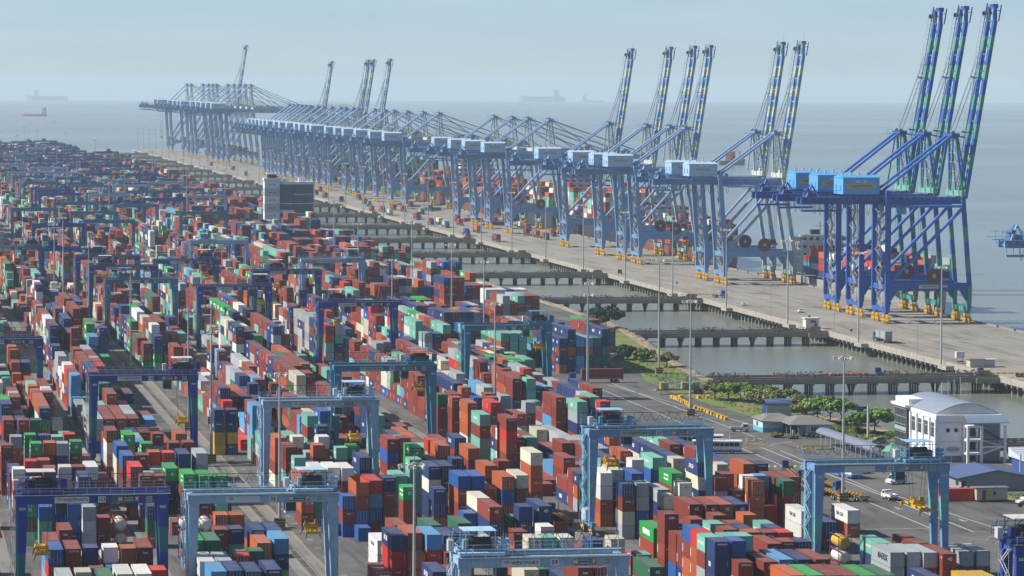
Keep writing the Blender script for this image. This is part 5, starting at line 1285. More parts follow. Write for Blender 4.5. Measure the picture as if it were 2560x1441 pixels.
# ================================================================ BUILDINGS
# white port office with the curved roof; built square to its own axes then turned
ob=empty("office_building",(239.9,811.0,0),R(0)); WHT=(.82,.82,.82); OW=15.2
m=MB(); m.box(0,0,0,OW,32,9.9,WHT)
m.box(-.25,-.25,9.903,OW+.2,32.2,10.8,WHT); m.box(-1.6,20.8,10.803,3.0,33,11.3,WHT); m.box(-.4,22,11.303,4.0,33,12.6,WHT)
for y in (0,5.2,10.4,15.6,20.8,32.2): m.box(-.45,y-.35,0,-.003,y+.35,9.9,WHT)
m.box(.2,-.06,9.0,6.0,-.003,9.12,(.5,.5,.5)); m.box(.2,-.06,4.6,6.0,-.003,4.7,(.5,.5,.5)); m.build("wall",PLAIN,ob)
m=MB(); n=16; rc=(.22,.27,.34)
def arc(a): return (.3+15.2*a, 10.1+3.3*math.sin(math.pi*(a*.84+.10)))
for k in range(n):
    a0=k/n; a1=(k+1)/n
    (xa_,za_),(xb_,zb_)=arc(a0),arc(a1); m.hexa([(xa_,1.0,za_-.2),(xb_,1.0,zb_-.2),(xb_,33.5,zb_-.2),(xa_,33.5,za_-.2)],[(xa_,1.0,za_),(xb_,1.0,zb_),(xb_,33.5,zb_+.0),(xa_,33.5,za_+.0)],rc)
    m.poly([(xa_,1.02,10.7),(xb_,1.02,10.7),(xb_,1.02,zb_-.2),(xa_,1.02,za_-.2)],(.62,.63,.63)); m.poly([(xb_,33.4,10.7),(xa_,33.4,10.7),(xa_,33.4,za_-.2),(xb_,33.4,zb_-.2)],WHT)
m.build("roof",PLAIN,ob)
for k in range(4):
    y=.9+k*5.2; m=MB(); m.box(-.06,y,5.6,-.003,y+3.7,8.9,(.05,.05,.06)); w_=m.build("window",GLASS,ob)
    m=MB()
    for q in range(5): m.box(-.12,y+q*.9,5.6,-.062,y+q*.9+.09,8.9,(.5,.5,.5))
    m.box(-.13,y,7.8,-.064,y+3.7,7.9,(.5,.5,.5)); m.build("window_frame",STEEL,w_)
m=MB(); m.box(-.9,22.0,1.0,-.5,31.6,10.2,(.04,.045,.05)); w_=m.build("window",GLASS,ob)
m=MB()
for q in range(9): m.box(-.96,22+q*1.2,1.0,-.902,22.08+q*1.2,10.2,(.35,.36,.36))
for z in (1.0,2.8,4.6,6.4,8.2,10.1): m.box(-.98,22,z,-.903,31.6,z+.12,(.35,.36,.36))
m.box(-.97,22,5.0,-.904,31.6,5.9,(.35,.42,.38)); m.build("window_frame",STEEL,w_)
for x in (2.7,4.6):
    m=MB(); m.tube((x,-.06,7.3),(x,.0,7.3),.5,(.05,.07,.09),20); m.build("window",GLASS,ob)
m=MB()
for k in range(24):
    a,b=2*math.pi*k/24,2*math.pi*(k+1)/24; m.poly([(3.9+1.7*math.cos(a),-.03,2.9+.75*math.sin(a)),(3.9+1.7*math.cos(b),-.03,2.9+.75*math.sin(b)),(3.9,-.03,2.9)],(.42,.46,.44))
sg=m.build("oval_sign",LETTER,ob); text("lettering","CONTROL CENTRE",.34,(.08,.1,.1),(3.9,-.06,2.9),'-y',sg,2.7,.01)
m=MB(); m.box(0.5,-.05,0,6.1,-.003,1.4,(.16,.20,.27)); m.build("base_panel",PLAIN,ob)
# open stair bay on the seaward side of the front wall
m=MB()
for x,y in ((6.4,-3.6),(9.6,-3.6),(15.2,-3.6),(6.4,-.45)): m.box(x-.28,y-.28,0,x+.28,y+.28,8.6,WHT)
for z in (1.9,5.0): m.box(6.1,-3.9,z,9.9,-.01,z+.5,WHT)
m.box(9.903,-3.9,3.5,15.4,-3.0,3.9,WHT); m.box(6.4,-3.3,8.1,9.6,-.3,8.6,WHT); m.box(9.9,-.06,0,15.0,-.003,8.6,(.30,.33,.35)); m.build("stair_bay",PLAIN,ob)
m=MB()
for z in (.2,2.6,5.7): m.box(6.9,-.08,z,9.3,-.02,z+2.0 if z>1 else z+1.6,BLK)
m.build("door",GLASS,ob)
m=MB()
for a,b in (((10.0,-3.5,2.2),(14.6,-3.5,3.8)),((14.6,-2.4,3.8),(10.0,-2.4,5.2))):
    m.beam(a,b,.9,.3,WHT)
    for o_ in (.45,.8,1.1): m.beam((a[0],a[1]-.4,a[2]+o_),(b[0],b[1]-.4,b[2]+o_),.06,.06,(.6,.6,.6))
m.beam((14.6,-1.2,5.4),(10.6,-1.2,7.6),.9,.25,(.06,.06,.07)); m.box(10,-3.4,5.3,15,-1,5.42,(.08,.08,.09))
for z in (2.6,3.0,5.7,6.1): m.beam((6.4,-3.8,z),(9.6,-3.8,z),.06,.06,(.6,.6,.6))
m.build("staircase",STEEL,ob)
m=MB(); n=8
def ar(a): return (-4.8+6.6*a, 8.5+2.3*math.sin(math.pi*(.12+.5*a)))
for k in range(n):
    (ya,za_),(yb,zb_)=ar(k/n),ar((k+1)/n); m.hexa([(6.1,ya,za_-.12),(16.0,ya,za_-.12),(16.0,yb,zb_-.12),(6.1,yb,zb_-.12)],[(6.1,ya,za_),(16.0,ya,za_),(16.0,yb,zb_),(6.1,yb,zb_)],(.17,.23,.31))
m.build("canopy_roof",PLAIN,ob)
for q in range(5):
    m=MB(); m.tube((2+q*2.7,8+q*4,12.5),(2+q*2.7,8+q*4,17.5),.06,(.6,.6,.6),5); m.build("aerial",STEEL,ob)
tag(ob,"white three-storey port office with curved grey roof and open outside staircase","building")
# guard house
gh=empty("guard_house",(217.5,880.5,0)); m=MB(); aq=(.42,.62,.62); aq2=(.10,.40,.52)
for (x0,y0,x1,y1) in ((0,6,5.2,16),(8.4,-4.5,14.6,6.5)):
    m.box(x0,y0,0,x1,y1,1.1,aq2); m.box(x0,y0,1.101,x1,y1,2.9,aq)
m.box(5.2,2,0,8.4,6.5,2.9,(.05,.08,.09)); m.build("wall",PLAIN,gh)
m=MB(); rc=(.20,.195,.18)
m.hexa([(-.6,5.2,2.95),(9.5,-.4,2.95),(9.5,16.6,2.95),(-.6,16.6,2.95)],[(2,9,4.2),(6,9,4.2),(6,13,4.2),(2,13,4.2)],rc)
m.hexa([(3.8,-5.6,2.9),(16,-5.6,2.9),(16,9,2.9),(3.8,9,2.9)],[(7.6,1.0,4.4),(11.5,1.0,4.4),(11.5,4,4.4),(7.6,4,4.4)],rc); m.build("roof",PLAIN,gh)
for (x,y,w_) in ((9.6,-4.56,1.9),):
    mm=MB(); mm.box(x,y,1.25,x+w_,y+.05,2.2,BLK); wo=mm.build("window",GLASS,gh); mm=MB(); [mm.box(x+q*.63,y-.03,1.25,x+q*.63+.06,y-.002,2.2,(.6,.6,.6)) for q in range(4)]; mm.build("window_frame",STEEL,wo)
mm=MB(); mm.box(-.05,11,1.3,-.003,12.6,2.3,BLK); mm.build("window",GLASS,gh)
mm=MB()
for x in (4.4,6.2): mm.box(x,-4.6,0,x+.2,-4.4,2.9,(.5,.5,.48))
mm.build("porch_post",PLAIN,gh); mm=MB(); mm.box(7,-3.0,0,8.0,-2.2,1.9,(.5,.52,.52)); mm.box(5.2,-3.5,0,5.9,-3,1.4,(.4,.5,.5)); mm.build("counter",PLAIN,gh)
tag(gh,"low guard house with two-tone aqua walls and wide grey hipped roof","building")
def barrel(x,y,w,L,h,col,roof,lab,rz=0,name="vaulted_shelter",wall=True):
    t=empty(name,(x,y,0),rz); m=MB(); n=12; r=w/2
    if wall: m.box(-r+.1,0,0,-r+.25,L,h,(.35,.38,.38)); m.box(r-.25,0,0,r-.1,L,h,col); m.box(-r+.251,L-.2,0,r-.251,L-.05,h,col); m.build("wall",PLAIN,t); m=MB()
    for k in range(n):
        a,b=math.pi*k/n,math.pi*(k+1)/n; P=[(-r*math.cos(a),h+r*.62*math.sin(a)),(-r*math.cos(b),h+r*.62*math.sin(b))]
        m.hexa([(P[0][0],-.3,P[0][1]-.1),(P[1][0],-.3,P[1][1]-.1),(P[1][0],L+.3,P[1][1]-.1),(P[0][0],L+.3,P[0][1]-.1)],[(P[0][0],-.3,P[0][1]),(P[1][0],-.3,P[1][1]),(P[1][0],L+.3,P[1][1]),(P[0][0],L+.3,P[0][1])],roof)
    m.build("vault_roof",PLAIN,t)
    if not wall:
        m=MB(); q=.5
        while q<L: m.tube((-r+.2,q,0),(-r+.2,q,h),.09,(.5,.5,.5),6); m.tube((r-.2,q,0),(r-.2,q,h),.09,(.5,.5,.5),6); q+=4
        m.build("post",STEEL,t)
    return tag(t,lab,"shelter")
barrel(222.6,926,4.6,0,0,(0,0,0),(0,0,0),"x") if False else None
barrel(235.2,930,4.8,6.6,3.1,(.012,.06,.24),(.10,.17,.31),"tall blue vaulted shed standing behind the aqua guard house",R(90))
barrel(226.5,812,3.6,44,2.9,(0,0,0),(.17,.20,.28),"long grey-blue vaulted walkway roof leading to the white office",R(2),"covered_walkway",False)
barrel(222.5,1092,7,10,2.2,(0,0,0),(.50,.58,.60),"small silvery vaulted parking roof beside the stacks near the shore",R(40),"car_shelter",False)
gz=empty("gazebo",(229.8,812,0)); m=MB()
for k in range(6):
    a,b=math.pi*k/3,math.pi*(k+1)/3; m.poly([(3.3*math.cos(a),3.3*math.sin(a),2.7),(3.3*math.cos(b),3.3*math.sin(b),2.7),(0,0,4.6)],(.12,.36,.22))
m.build("roof",PLAIN,gz)
for k in range(6): mm=MB(); a=math.pi*k/3; mm.tube((2.9*math.cos(a),2.9*math.sin(a),0),(2.9*math.cos(a),2.9*math.sin(a),2.75),.1,(.1,.32,.2),6); mm.build("post",PAINT,gz)
tag(gz,"small gazebo with pointed green roof beside the white office","gazebo")
bh=empty("workshop_hall",(226.0,752,0)); m=MB(); m.box(2,0,0,17,15,2.9,(.26,.28,.29)); m.poly([(2,-.01,2.9),(17,-.01,2.9),(9.6,-.01,4.3)],(.26,.28,.29)); m.build("wall",PLAIN,bh)
m=MB(); rf=(.075,.115,.25)
m.hexa([(1,-1,2.75),(9.6,-1,4.35),(9.6,16,4.35),(1,16,2.75)],[(1,-1,2.9),(9.6,-1,4.5),(9.6,16,4.5),(1,16,2.9)],rf); m.hexa([(9.6,-1,4.35),(18,-1,2.75),(18,16,2.75),(9.6,16,4.35)],[(9.6,-1,4.5),(18,-1,2.9),(18,16,2.9),(9.6,16,4.5)],rf); m.build("roof",PLAIN,bh)
mm=MB(); mm.box(1.95,2,1,1.997,4,2.3,BLK); mm.box(2.0,-.05,.0,3.0,-.015,2.1,(.1,.14,.12)); mm.build("door",GLASS,bh)
tag(bh,"low grey workshop hall with shallow dark blue gable roof near the office","building")
b2=empty("store_building",(251.5,781,0)); m=MB(); m.box(0,0,0,14,10,3.1,(.03,.07,.30)); m.build("wall",PLAIN,b2); m=MB(); m.hexa([(-.5,-.5,3.15),(15,-.5,3.15),(15,11,3.15),(-.5,11,3.15)],[(-.5,-.5,3.3),(15,-.5,3.3),(15,11,5.2),(-.5,11,5.2)],(.50,.56,.62))
for k in range(8): m.beam((-.5,-.4+k*1.5,3.34+k*.25),(15,-.4+k*1.5,3.34+k*.25),.12,.06,(.35,.4,.45))
m.build("roof",PLAIN,b2); tag(b2,"bright blue walled store with ribbed grey roof behind the workshop hall","building")
mm=MB(); [mm.box(249.8,779.6,0,250.1,779.9,4.8,(.55,.57,.58)) for q in range(1)]; tag(mm.build("marker_post",PLAIN),"slim pale concrete post standing before the bright blue store","post")
mm=MB(); mm.box(240.0-.6,868.6,0,239.9,869.1,7.6,(.6,.6,.58)); mm.beam((239.65,868.85,7.6),(239.65,868.85,8.4),.2,.2,(.6,.6,.58)); tag(mm.build("marker_post",PLAIN),"tall pointed white post beside the glazed wing of the office","post")
container(218.0,736.2,.02,'R','4',"faded red container lying side-on beside the cream site cabin",9,group="containers used as ground stores").rotation_euler=(0,0,R(-90))
cb=empty("site_cabin",(225.3,732.0,.35)); m=MB(); m.box(0,0,0,6.6,2.6,2.5,(.50,.44,.33)); m.build("wall",CONT,cb); m=MB(); m.box(-.4,-.5,2.503,7,2.9,2.65,(.16,.18,.24)); m.build("roof",PLAIN,cb)
mm=MB(); mm.box(1.2,-.05,.1,1.95,-.003,2.1,(.10,.06,.07)); mm.build("door",PAINT,cb); mm=MB(); mm.box(3.6,-.05,1.0,4.1,-.003,1.8,BLK); mm.build("window",GLASS,cb); mm=MB(); mm.box(2.3,-.04,.7,2.9,-.003,1.9,(.45,.42,.12)); mm.build("notice",LETTER,cb)
tag(cb,"cream site cabin with dark door and flat roof beside the red container","cabin")
for q,(x,c_) in enumerate(((224.6,(.55,.56,.55)),(226.0,(.5,.52,.52)),(227.3,(.53,.54,.52)))):
    m=MB(); m.tube((x,742,.0),(x,742,1.9),.62,c_,12); m.tube((x,742,1.9),(x,742,2.1),.3,c_,10); tag(m.build("water_tank",PAINT),"%s of three upright white water tanks beside the workshop wall"%ordw(q+1),"tank","white water tanks by the workshop")
m=MB(); m.box(229.8,741,0,231.0,741.4,2.2,(.5,.02,.03)); 
for z in (.5,1.1,1.6): m.box(230.1,740.97,z,230.7,740.998,z+.25,(.7,.7,.7))
tag(m.build("sign_panel_board",PAINT),"small bright red upright board with white marks beside the workshop","sign")
m=MB(); m.tube((228.7,741.5,0),(228.7,741.5,1.0),.06,(.4,.4,.4),6); m.tube((228.7,741.4,1.4),(228.7,741.5,1.4),.55,(.25,.6,.5),16); tag(m.build("satellite_dish",PAINT),"pale green round dish on a short post by the workshop wall","dish")
# control tower
ct=empty("control_tower",(219.2,2080,0)); m=MB(); g1=(.66,.68,.70); g2=(.42,.45,.48)
for k in range(7): m.box(0,0,k*4.4,8.6,9,(k+1)*4.4-.002,g2 if k%2 else g1)
m.box(-.4,-.4,30.8,9.2,9.4,32.2,g1); m.box(2,2,32.203,7,7,34.2,BLK); m.box(1.6,1.6,34.203,7.6,7.6,34.9,g1); m.build("lift_tower",PLAIN,ct)
m=MB()
for k in range(6):
    for q in (2.6,5.0): m.box(q,-.05,k*4.4+6.2,q+1.2,-.003,k*4.4+6.7,BLK)
m.build("window",GLASS,ct)
m=MB(); g3=(.022,.075,.115)
DR=((13.2,4.6,4.6),(20.6,8.4,7.8))
for cx,cy,rr in DR: m.tube((cx,cy,0),(cx,cy,28.6),rr,g3,40)
m.build("glass_drum",PAINT,ct)
m=MB()
for cx,cy,rr in DR:
    for k in range(40):
        a=2*math.pi*k/40; m.beam((cx+(rr+.05)*math.cos(a),cy+(rr+.05)*math.sin(a),1),(cx+(rr+.05)*math.cos(a),cy+(rr+.05)*math.sin(a),28),.14,.14,(.06,.13,.18))
m.build("window_frame",STEEL,ct)
m=MB()
for i_,(cx,cy,rr) in enumerate(DR):
    for z,t_ in (((3.4,2.2),(8.0,2.0),(12.4,1.8),(17.5,.5)) if i_==0 else ((6.6,.5),(11.8,.4),(17.5,.5),(22.8,.4))): m.tube((cx,cy,z),(cx,cy,z+t_),rr+.4,g1,40)
    m.tube((cx,cy,28.601),(cx,cy,30.4-.3*i_),rr+.5,g1,40)
m.tube((12.5,4,30.4),(12.5,4,32.0),1.8,g1,16); m.box(20,6,30.1,24,9,32.4,g1); m.tube((28.6,6,0),(28.6,6,30),.5,g1,10); m.build("floor_band",PLAIN,ct)
tag(ct,"white lift tower joined to a dark glass drum, standing above distant stacks","building")
for i,(x,y,w_,l_) in enumerate(((118,4380,34,60),(150,4300,30,50),(182,4120,30,46))):
    t=empty("warehouse",(x,y,0)); m=MB(); m.box(0,0,0,w_,l_,9,(.42,.42,.40)); m.build("wall",PLAIN,t); m=MB(); m.hexa([(-1,-1,9.02),(w_+1,-1,9.02),(w_+1,l_+1,9.02),(-1,l_+1,9.02)],[(-1,l_/2-1,14),(w_+1,l_/2-1,14),(w_+1,l_/2+1,14),(-1,l_/2+1,14)],(.45,.43,.38)); m.build("roof",PLAIN,t)
    tag(t,"pale roofed warehouse at the far end of the yard, %s towards the sea"%ordw(i+1),"warehouse","far warehouses")
# small things on the quay
t=empty("quay_hut",(324.5,1262.5,0)); m=MB(); m.box(0,-2.5,0,4.8,1.8,3.6,(.64,.64,.60)); m.build("wall",PLAIN,t); m=MB(); m.box(-.4,-2.9,3.603,5.2,2.2,3.95,(.60,.60,.56)); m.build("roof",PLAIN,t); m=MB(); m.box(3.2,-2.56,0,4.0,-2.503,2.0,BLK); m.build("door",GLASS,t); m=MB(); m.box(1.6,-2.56,2.3,3.8,-2.503,3.0,(.1,.12,.14)); m.build("window",GLASS,t)
tag(t,"white flat-roofed hut at the quay end of the first long bridge","hut")
t=empty("quay_hut",(330.5,1082,0)); m=MB(); m.box(0,0,0,4.4,4,2.4,(.50,.46,.36)); m.box(4.41,.5,0,8,4.2,2.2,(.5,.5,.48)); m.build("wall",PLAIN,t); m=MB(); m.box(-.5,-.5,2.403,4.9,4.5,2.6,(.20,.22,.24)); m.box(4.92,.2,2.3,9.0,4.6,2.42,(.5,.5,.5)); m.build("roof",PLAIN,t); tag(t,"low cream hut with flat roof at the quay end of the wide bridge","hut")
t=empty("light_cart",(329.5+3,1100,0)); m=MB(); m.box(-1.2,-.8,1.6,1.4,.8,3.6,(.68,.69,.68)); m.box(-1,-.6,.3,1.2,.6,.7,(.3,.3,.3))
for a in (-1,1.1): m.beam((a,-.5,.3),(a,-.5,1.6),.1,.1,(.3,.3,.3)); m.beam((a,.5,.3),(a,.5,1.6),.1,.1,(.3,.3,.3))
m.build("cart_body",PAINT,t); tag(t,"white raised box on legs beside the cream quay hut","cart")
for i,(x,y) in enumerate(((326.5,1240),(327.5,1140),(327.3,1335),(327.3,1530),(327.4,1430))):
    m=MB(); m.tube((x+3,y,0),(x+3,y,11),.11,(.35,.36,.36),6,.07); m.beam((x+3,y,11),(x+4.6,y,11.4),.1,.1,(.35,.36,.36)); m.box(x+4.3,y-.15,11.3,x+5.0,y+.15,11.5,(.5,.5,.5)); tag(m.build("street_lamp",STEEL),"thin grey street lamp on the quay edge, %s counting outwards from the camera"%ordw(i+1),"street lamp","thin street lamps on the quay edge")
for i,(x,y) in enumerate(((328.9,1215),(333.5,1290),(334,1515))):
    m=MB(); m.tube((x,y,0),(x,y,2.2),.06,(.3,.3,.3),6); m.tube((x,y-.05,2.6),(x,y,2.6),.45,(.06,.06,.07),14); tag(m.build("round_sign",PAINT),"dark round sign on a post at the quay edge, %s outwards"%ordw(i+1),"road sign","round signs on the quay")
for i,(x,y,c) in enumerate(((374,2262,(.30,.09,.06)),(373,2290,(.30,.09,.06)),(374,2470,(.05,.22,.10)),(374,2600,(.30,.09,.06)),(375,2870,(.05,.22,.10)),(374,2215,(.28,.10,.07)),(371,2545,(.12,.14,.16)))):
    m=MB()
    for k in range(1+i%3): m.box(x-5.5,y-6.5,k*.75+.02,x+5.5,y+6.5,k*.75+.68,c)
    for k in range(6): m.box(x-5.6,y-6+k*2.3,.3,x-5.502,y-5.7+k*2.3,.6,shade(c,.6))
    tag(m.build("hatch_cover",PAINT),"flat steel ship hatch cover laid on the quay, %s of them counting outwards"%ordw(sorted((2262,2290,2470,2600,2870,2215,2545)).index(y)+1),"hatch cover","hatch covers on the quay")
# yellow kerb blocks on the asphalt
bl=MB(); bl.prism([(-.9,0),(.9,0),(.75,.75),(.3,.95),(-.3,.95),(-.75,.75)],'y',-.45,.45,(.60,.38,.04)); blm=bl.mesh("kerb_block",PAINT)
k=0
pts=[(216.6,987),(216.7,984),(216.6,981),(216.5,977.5),(216.4,974),(216.3,971),(216.2,968),(216,965),(215.7,961),(215.6,954),(215.8,950),(215.9,947),(216,943.5),(216,940),(216.1,936),(216.2,932.5),(216.1,929),(216.2,925),(216.2,921),(219,987.5),(221.3,986.6),(223.8,986),(226,985)]
for x,y in pts:
    o=link("kerb_block",blm); o.location=(x,y,0); o.rotation_euler=(0,0,R(90)+rnd.uniform(-.2,.2)); tag(o,"yellow concrete kerb block in the broken line across the asphalt","kerb block","yellow kerb blocks on the asphalt")
for i,(x,y) in enumerate(((208.9,864),(211,865),(207.0,874))):
    m=MB(); m.box(x-.9,y-.2,0,x+.9,y+.2,.25,(.6,.6,.56)); m.box(x-.9,y-.08,.9,x+.9,y+.08,1.2,(.62,.62,.58)); m.box(x-.9,y-.1,.25,x-.75,y+.1,.9,(.6,.6,.56)); m.box(x+.75,y-.1,.25,x+.9,y+.1,.9,(.6,.6,.56)); tag(m.build("road_barrier",PAINT),"low white road barrier behind crane twenty-three, %s towards the sea"%ordw(i+1),"barrier","white road barriers")
m=MB(); m.box(244.2-3,885,2.2,245.4-1.6,885.2,6.3,(.015,.05,.26)); m.tube((241.7,885.1,0),(241.7,885.1,2.2),.08,GAL,6); m.tube((243.3,885.1,0),(243.3,885.1,2.2),.08,GAL,6)
for q in range(8): m.box(241.5,884.97,2.6+q*.44,243.5,884.998,2.72+q*.44,(.3,.35,.5))
tag(m.build("direction_board",PAINT),"tall dark blue direction board beside the tree near the office","sign")
m=MB(); m.tube((145.6,686.3,0),(145.6,686.3,2.2),.09,YEL,6); m.box(144.9,686.1,1.9,146.2,686.25,2.7,YEL); m.prism([(144.8,0),(146.4,0),(145.9,.6),(145.3,.6)],'y',685.8,686.8,YEL); tag(m.build("lane_sign",PAINT),"yellow lane sign on a striped foot before the grey stacks","sign")
m=MB(); m.tube((224.6,700.6,0),(224.6,700.6,2.6),.07,(.25,.25,.25),6); m.tube((224.6,700.5,3.0),(224.6,700.6,3.0),.5,(.05,.05,.06),16); tag(m.build("round_sign",PAINT),"round black-faced road sign beside the yellow hatched box","road sign")
# traffic island with kerb
t=empty("traffic_island",(221,848,0)); m=MB(); n=20
for k in range(n):
    a,b=2*math.pi*k/n,2*math.pi*(k+1)/n; P=[(4.2*math.cos(a),6*math.sin(a)),(4.2*math.cos(b),6*math.sin(b))]
    m.poly([(P[0][0],P[0][1],0),(P[1][0],P[1][1],0),(P[1][0],P[1][1],.18),(P[0][0],P[0][1],.18)],(.5,.35,.05) if k%2 else (.05,.05,.05)); m.poly([(P[0][0],P[0][1],.18),(P[1][0],P[1][1],.18),(0,0,.22)],(.14,.13,.05))
m.build("kerb",PLAIN,t); tag(t,"oval traffic island with striped kerb and dry grass before the guard house","traffic island")

# ================================================================ PEOPLE (two far figures outside the guard house)
def person(x,y,rz,lab,vest,trs,skin=(.20,.11,.07)):
    me=bpy.data.meshes.new("person"); J=[(0,0,.95),(0,0,1.25),(0,0,1.45),(0,-.02,1.55),(0,-.02,1.68),(-.1,0,.92),(-.12,-.06,.5),(-.12,.02,.08),(-.12,-.12,.04),(.1,0,.92),(.12,.1,.5),(.12,.2,.08),(.12,.06,.04),(-.2,0,1.42),(-.27,.04,1.12),(-.25,-.1,.88),(-.25,-.14,.8),(.2,0,1.42),(.27,-.04,1.12),(.26,-.16,.9),(.26,-.2,.82)]
    E=[(0,1),(1,2),(2,3),(3,4),(0,5),(5,6),(6,7),(7,8),(0,9),(9,10),(10,11),(11,12),(2,13),(13,14),(14,15),(15,16),(2,17),(17,18),(18,19),(19,20)]
    me.from_pydata(J,E,[]); o=bpy.data.objects.new("person",me); C.objects.link(o)
    md=o.modifiers.new("s",'SKIN'); RD=[.15,.15,.15,.06,.105,.1,.075,.05,.045,.1,.075,.05,.045,.07,.05,.038,.035,.07,.05,.038,.035]
    for v,r_ in zip(me.skin_vertices[0].data if me.skin_vertices else [],RD): v.radius=(r_,r_*.9)
    if not me.skin_vertices: pass
    o.modifiers.new("d",'SUBSURF').levels=1; o.modifiers["d"].render_levels=1
    bpy.context.view_layer.update(); ev=bpy.data.meshes.new_from_object(o.evaluated_get(bpy.context.evaluated_depsgraph_get())); bpy.data.objects.remove(o)
    at=ev.color_attributes.get("col") or ev.color_attributes.new("col",'FLOAT_COLOR','CORNER'); buf=[]
    for p in ev.polygons:
        z=p.center.z; x_=abs(p.center.x); c=trs if z<.95 and x_<.22 else (vest if z<1.5 and not (x_>.2 and z<1.05) else skin)
        if z>1.7: c=(.6,.5,.05)
        if z<.1: c=(.02,.02,.02)
        buf += [*c,1.0]*p.loop_total
    at.data.foreach_set("color",buf); ev.materials.clear(); ev.materials.append(PLAIN)
    o=link("person",ev); o.location=(x,y,0); o.rotation_euler=(0,0,rz); tag(o,lab,"person"); return o
person(224.3,868.8,R(20),"person walking on the asphalt in a yellow-green vest and dark trousers",(.35,.42,.05),(.02,.02,.025))
person(230.4,875.2,R(200),"person standing by the aqua wall in dark blue work clothes",(.03,.05,.12),(.04,.03,.05))

# ================================================================ TREES
def leaf_crown(seed,rx,rz_,flat,n,cols,top=1.0):
    r_=random.Random(seed); m=MB(); cl=[]
    for k in range(26):
        a=r_.uniform(0,6.28); d=math.sqrt(r_.random()); cl.append((rx*d*math.cos(a),rx*d*math.sin(a),rz_*(r_.uniform(-.5,.9)*(1-flat*d)),r_.uniform(.22,.42)*rx))
    for k in range(n):
        cx,cy,cz,cr=r_.choice(cl); v=Vector((r_.gauss(0,1),r_.gauss(0,1),r_.gauss(0,.7))).normalized()*cr*r_.uniform(.55,1.05)
        x,y,z=cx+v.x,cy+v.y,cz+v.z*.7; s=r_.uniform(.14,.34); nrm=(v.normalized()+Vector((r_.uniform(-.6,.6),r_.uniform(-.6,.6),r_.uniform(0,.9)))).normalized()
        a_=nrm.orthogonal().normalized()*s; b_=nrm.cross(a_)*.75; p=Vector((x,y,z)); c=r_.choice(cols); k_=r_.uniform(.75,1.25); c=shade(c,k_)
        m.quad(tuple(p-a_-b_),tuple(p+a_-b_),tuple(p+a_+b_),tuple(p-a_+b_),c)
    return m.mesh("crown",LEAF),cl
GR=[(.08,.18,.03),(.14,.26,.04),(.05,.11,.02),(.19,.27,.06)]; OL=[(.14,.18,.06),(.21,.20,.07),(.09,.13,.04),(.24,.15,.07)]; DK=[(.015,.045,.012),(.025,.07,.02),(.02,.05,.02)]
TS=[leaf_crown(1,3.6,1.9,.5,3600,GR),leaf_crown(2,3.2,1.7,.5,3000,GR),leaf_crown(3,3.6,1.6,.5,2300,OL),leaf_crown(4,4.4,2.6,.4,5200,DK),leaf_crown(5,2.6,1.5,.4,2200,GR+OL)]
def tree(x,y,k,h,sc_,lab):
    cme,cl=TS[k]; t=empty("tree",(x,y,0),rnd.uniform(0,6)); c=link("crown",cme,t); c.location=(0,0,h); c.scale=(sc_,sc_,sc_)
    m=MB(); br=(.10,.075,.05); m.tube((0,0,0),(.1,.05,h*.55),.22,br,8,.15)
    for q in range(5):
        a=cl[q*3]; m.tube((.1,.05,h*.5),(a[0]*sc_*.7,a[1]*sc_*.7,h+a[2]*sc_*.6),.12,br,6,.04)
    m.build("trunk",PLAIN,t); tag(t,lab,"tree","shore trees along the grass bank")
for i,(x,y,k,h,s) in enumerate([(227.2,981,2,3.6,1.1),(230,977,0,3.4,.9),(232.5,973,0,3.6,1.0),(235.5,966,0,3.5,.95),(236.8,962,1,3.8,1.05),(233.5,950,2,3.6,1.1),(237.4,944,2,3.8,1.2),(239.6,934,2,3.4,1.0),(235.9,915,2,3.6,.9),(237.6,910,0,4.6,1.15),(239.9,906,0,5.0,1.2),(241.8,902,1,4.8,1.1),(243.8,878,0,4.3,1.2),(240.6,882,1,3.2,1.0)]):
    tree(x,y,k,h,s,("olive" if k==2 else "leafy green")+" spreading tree on the shore bank, %s from the stony point to the office"%ordw(i+1))
tree(255,1272,3,4.6,1.25,"dark dense tree beside the navy stacks at the second bridge"); tree(233,1128,3,2.2,.9,"dark bushy tree on the shore beside the vaulted car shelter"); tree(236.5,1120,4,2.2,1.2,"green bushy tree on the stony point below the bridge"); tree(238.6,1096,2,3.0,.9,"olive flat-topped tree standing alone on the grassy point")
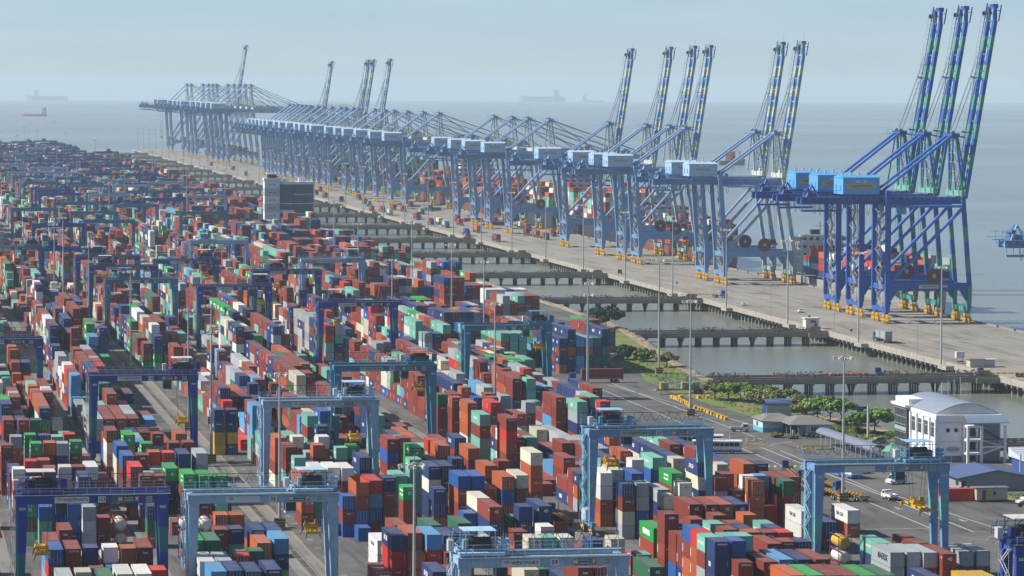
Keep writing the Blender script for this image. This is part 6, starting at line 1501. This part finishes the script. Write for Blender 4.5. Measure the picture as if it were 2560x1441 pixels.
def bush(x,y,k,s,lab,z=0):
    t=empty("shrub",(x,y,z)); c=link("foliage",TS[k][0],t); c.scale=(s,s,s); c.location=(0,0,1.4*s); m=MB(); m.tube((0,0,-.4 if z else 0),(0,0,1.2*s),.06,(.1,.07,.05),5); m.build("stem",PLAIN,t); tag(t,lab,"shrub","shrubs round the guard house")
for i,(x,y,k,s) in enumerate([(217.9,874,2,.42),(221,870.4,2,.36),(226.2,872.5,3,.26),(228.2,871.4,4,.38),(231.3,869.2,3,.26),(234.6,879,1,.35),(241,882,2,.4),(246.5,872,1,.4)]): bush(x,y,k,s,"low shrub in the planting before the guard house, %s towards the sea"%ordw(i+1))
for i,(x,y) in enumerate([(234.5-14,2090-22),(238-14,2060),(241-14,2056),(231-14,2075),(229,2062)]):
    t=empty("palm_tree",(x-2,y,0)); m=MB(); m.tube((0,0,0),(0,0,7),.25,(.14,.11,.08),7,.16); m.build("trunk",PLAIN,t); m=MB()
    for q in range(16):
        a=q*.41+i; pr=Vector((0,0,7))
        for s_ in range(5):
            d=(s_+1)*.75; nx=Vector((math.cos(a)*d,math.sin(a)*d,7+1.1*math.sin(s_*.55)-.16*s_*s_)); w_=.55*(1-s_*.15); n_=Vector((-math.sin(a),math.cos(a),0))*w_
            m.quad(tuple(pr-n_),tuple(nx-n_*.8),tuple(nx+n_*.8),tuple(pr+n_),rnd.choice([(.05,.10,.03),(.08,.13,.04)])); pr=nx
    m.build("fronds",LEAF,t); tag(t,"palm tree at the foot of the control tower, %s of the clump towards the sea"%ordw(i+1),"palm tree","palms by the control tower")

# ================================================================ HAZE
m=MB(); m.box(-700,-300,-135,13500,44000,134,W)
hz=bpy.data.materials.new("haze_air"); hz.use_nodes=True; nt=hz.node_tree; nt.nodes.clear()
o_=nt.nodes.new("ShaderNodeOutputMaterial"); pv=nt.nodes.new("ShaderNodeVolumePrincipled"); nt.links.new(pv.outputs[0],o_.inputs["Volume"])
pv.inputs["Color"].default_value=(.70,.88,1.0,1); pv.inputs["Density"].default_value=0.000056; pv.inputs["Anisotropy"].default_value=0.1
o=m.build("haze",hz); tag(o,kind="stuff")
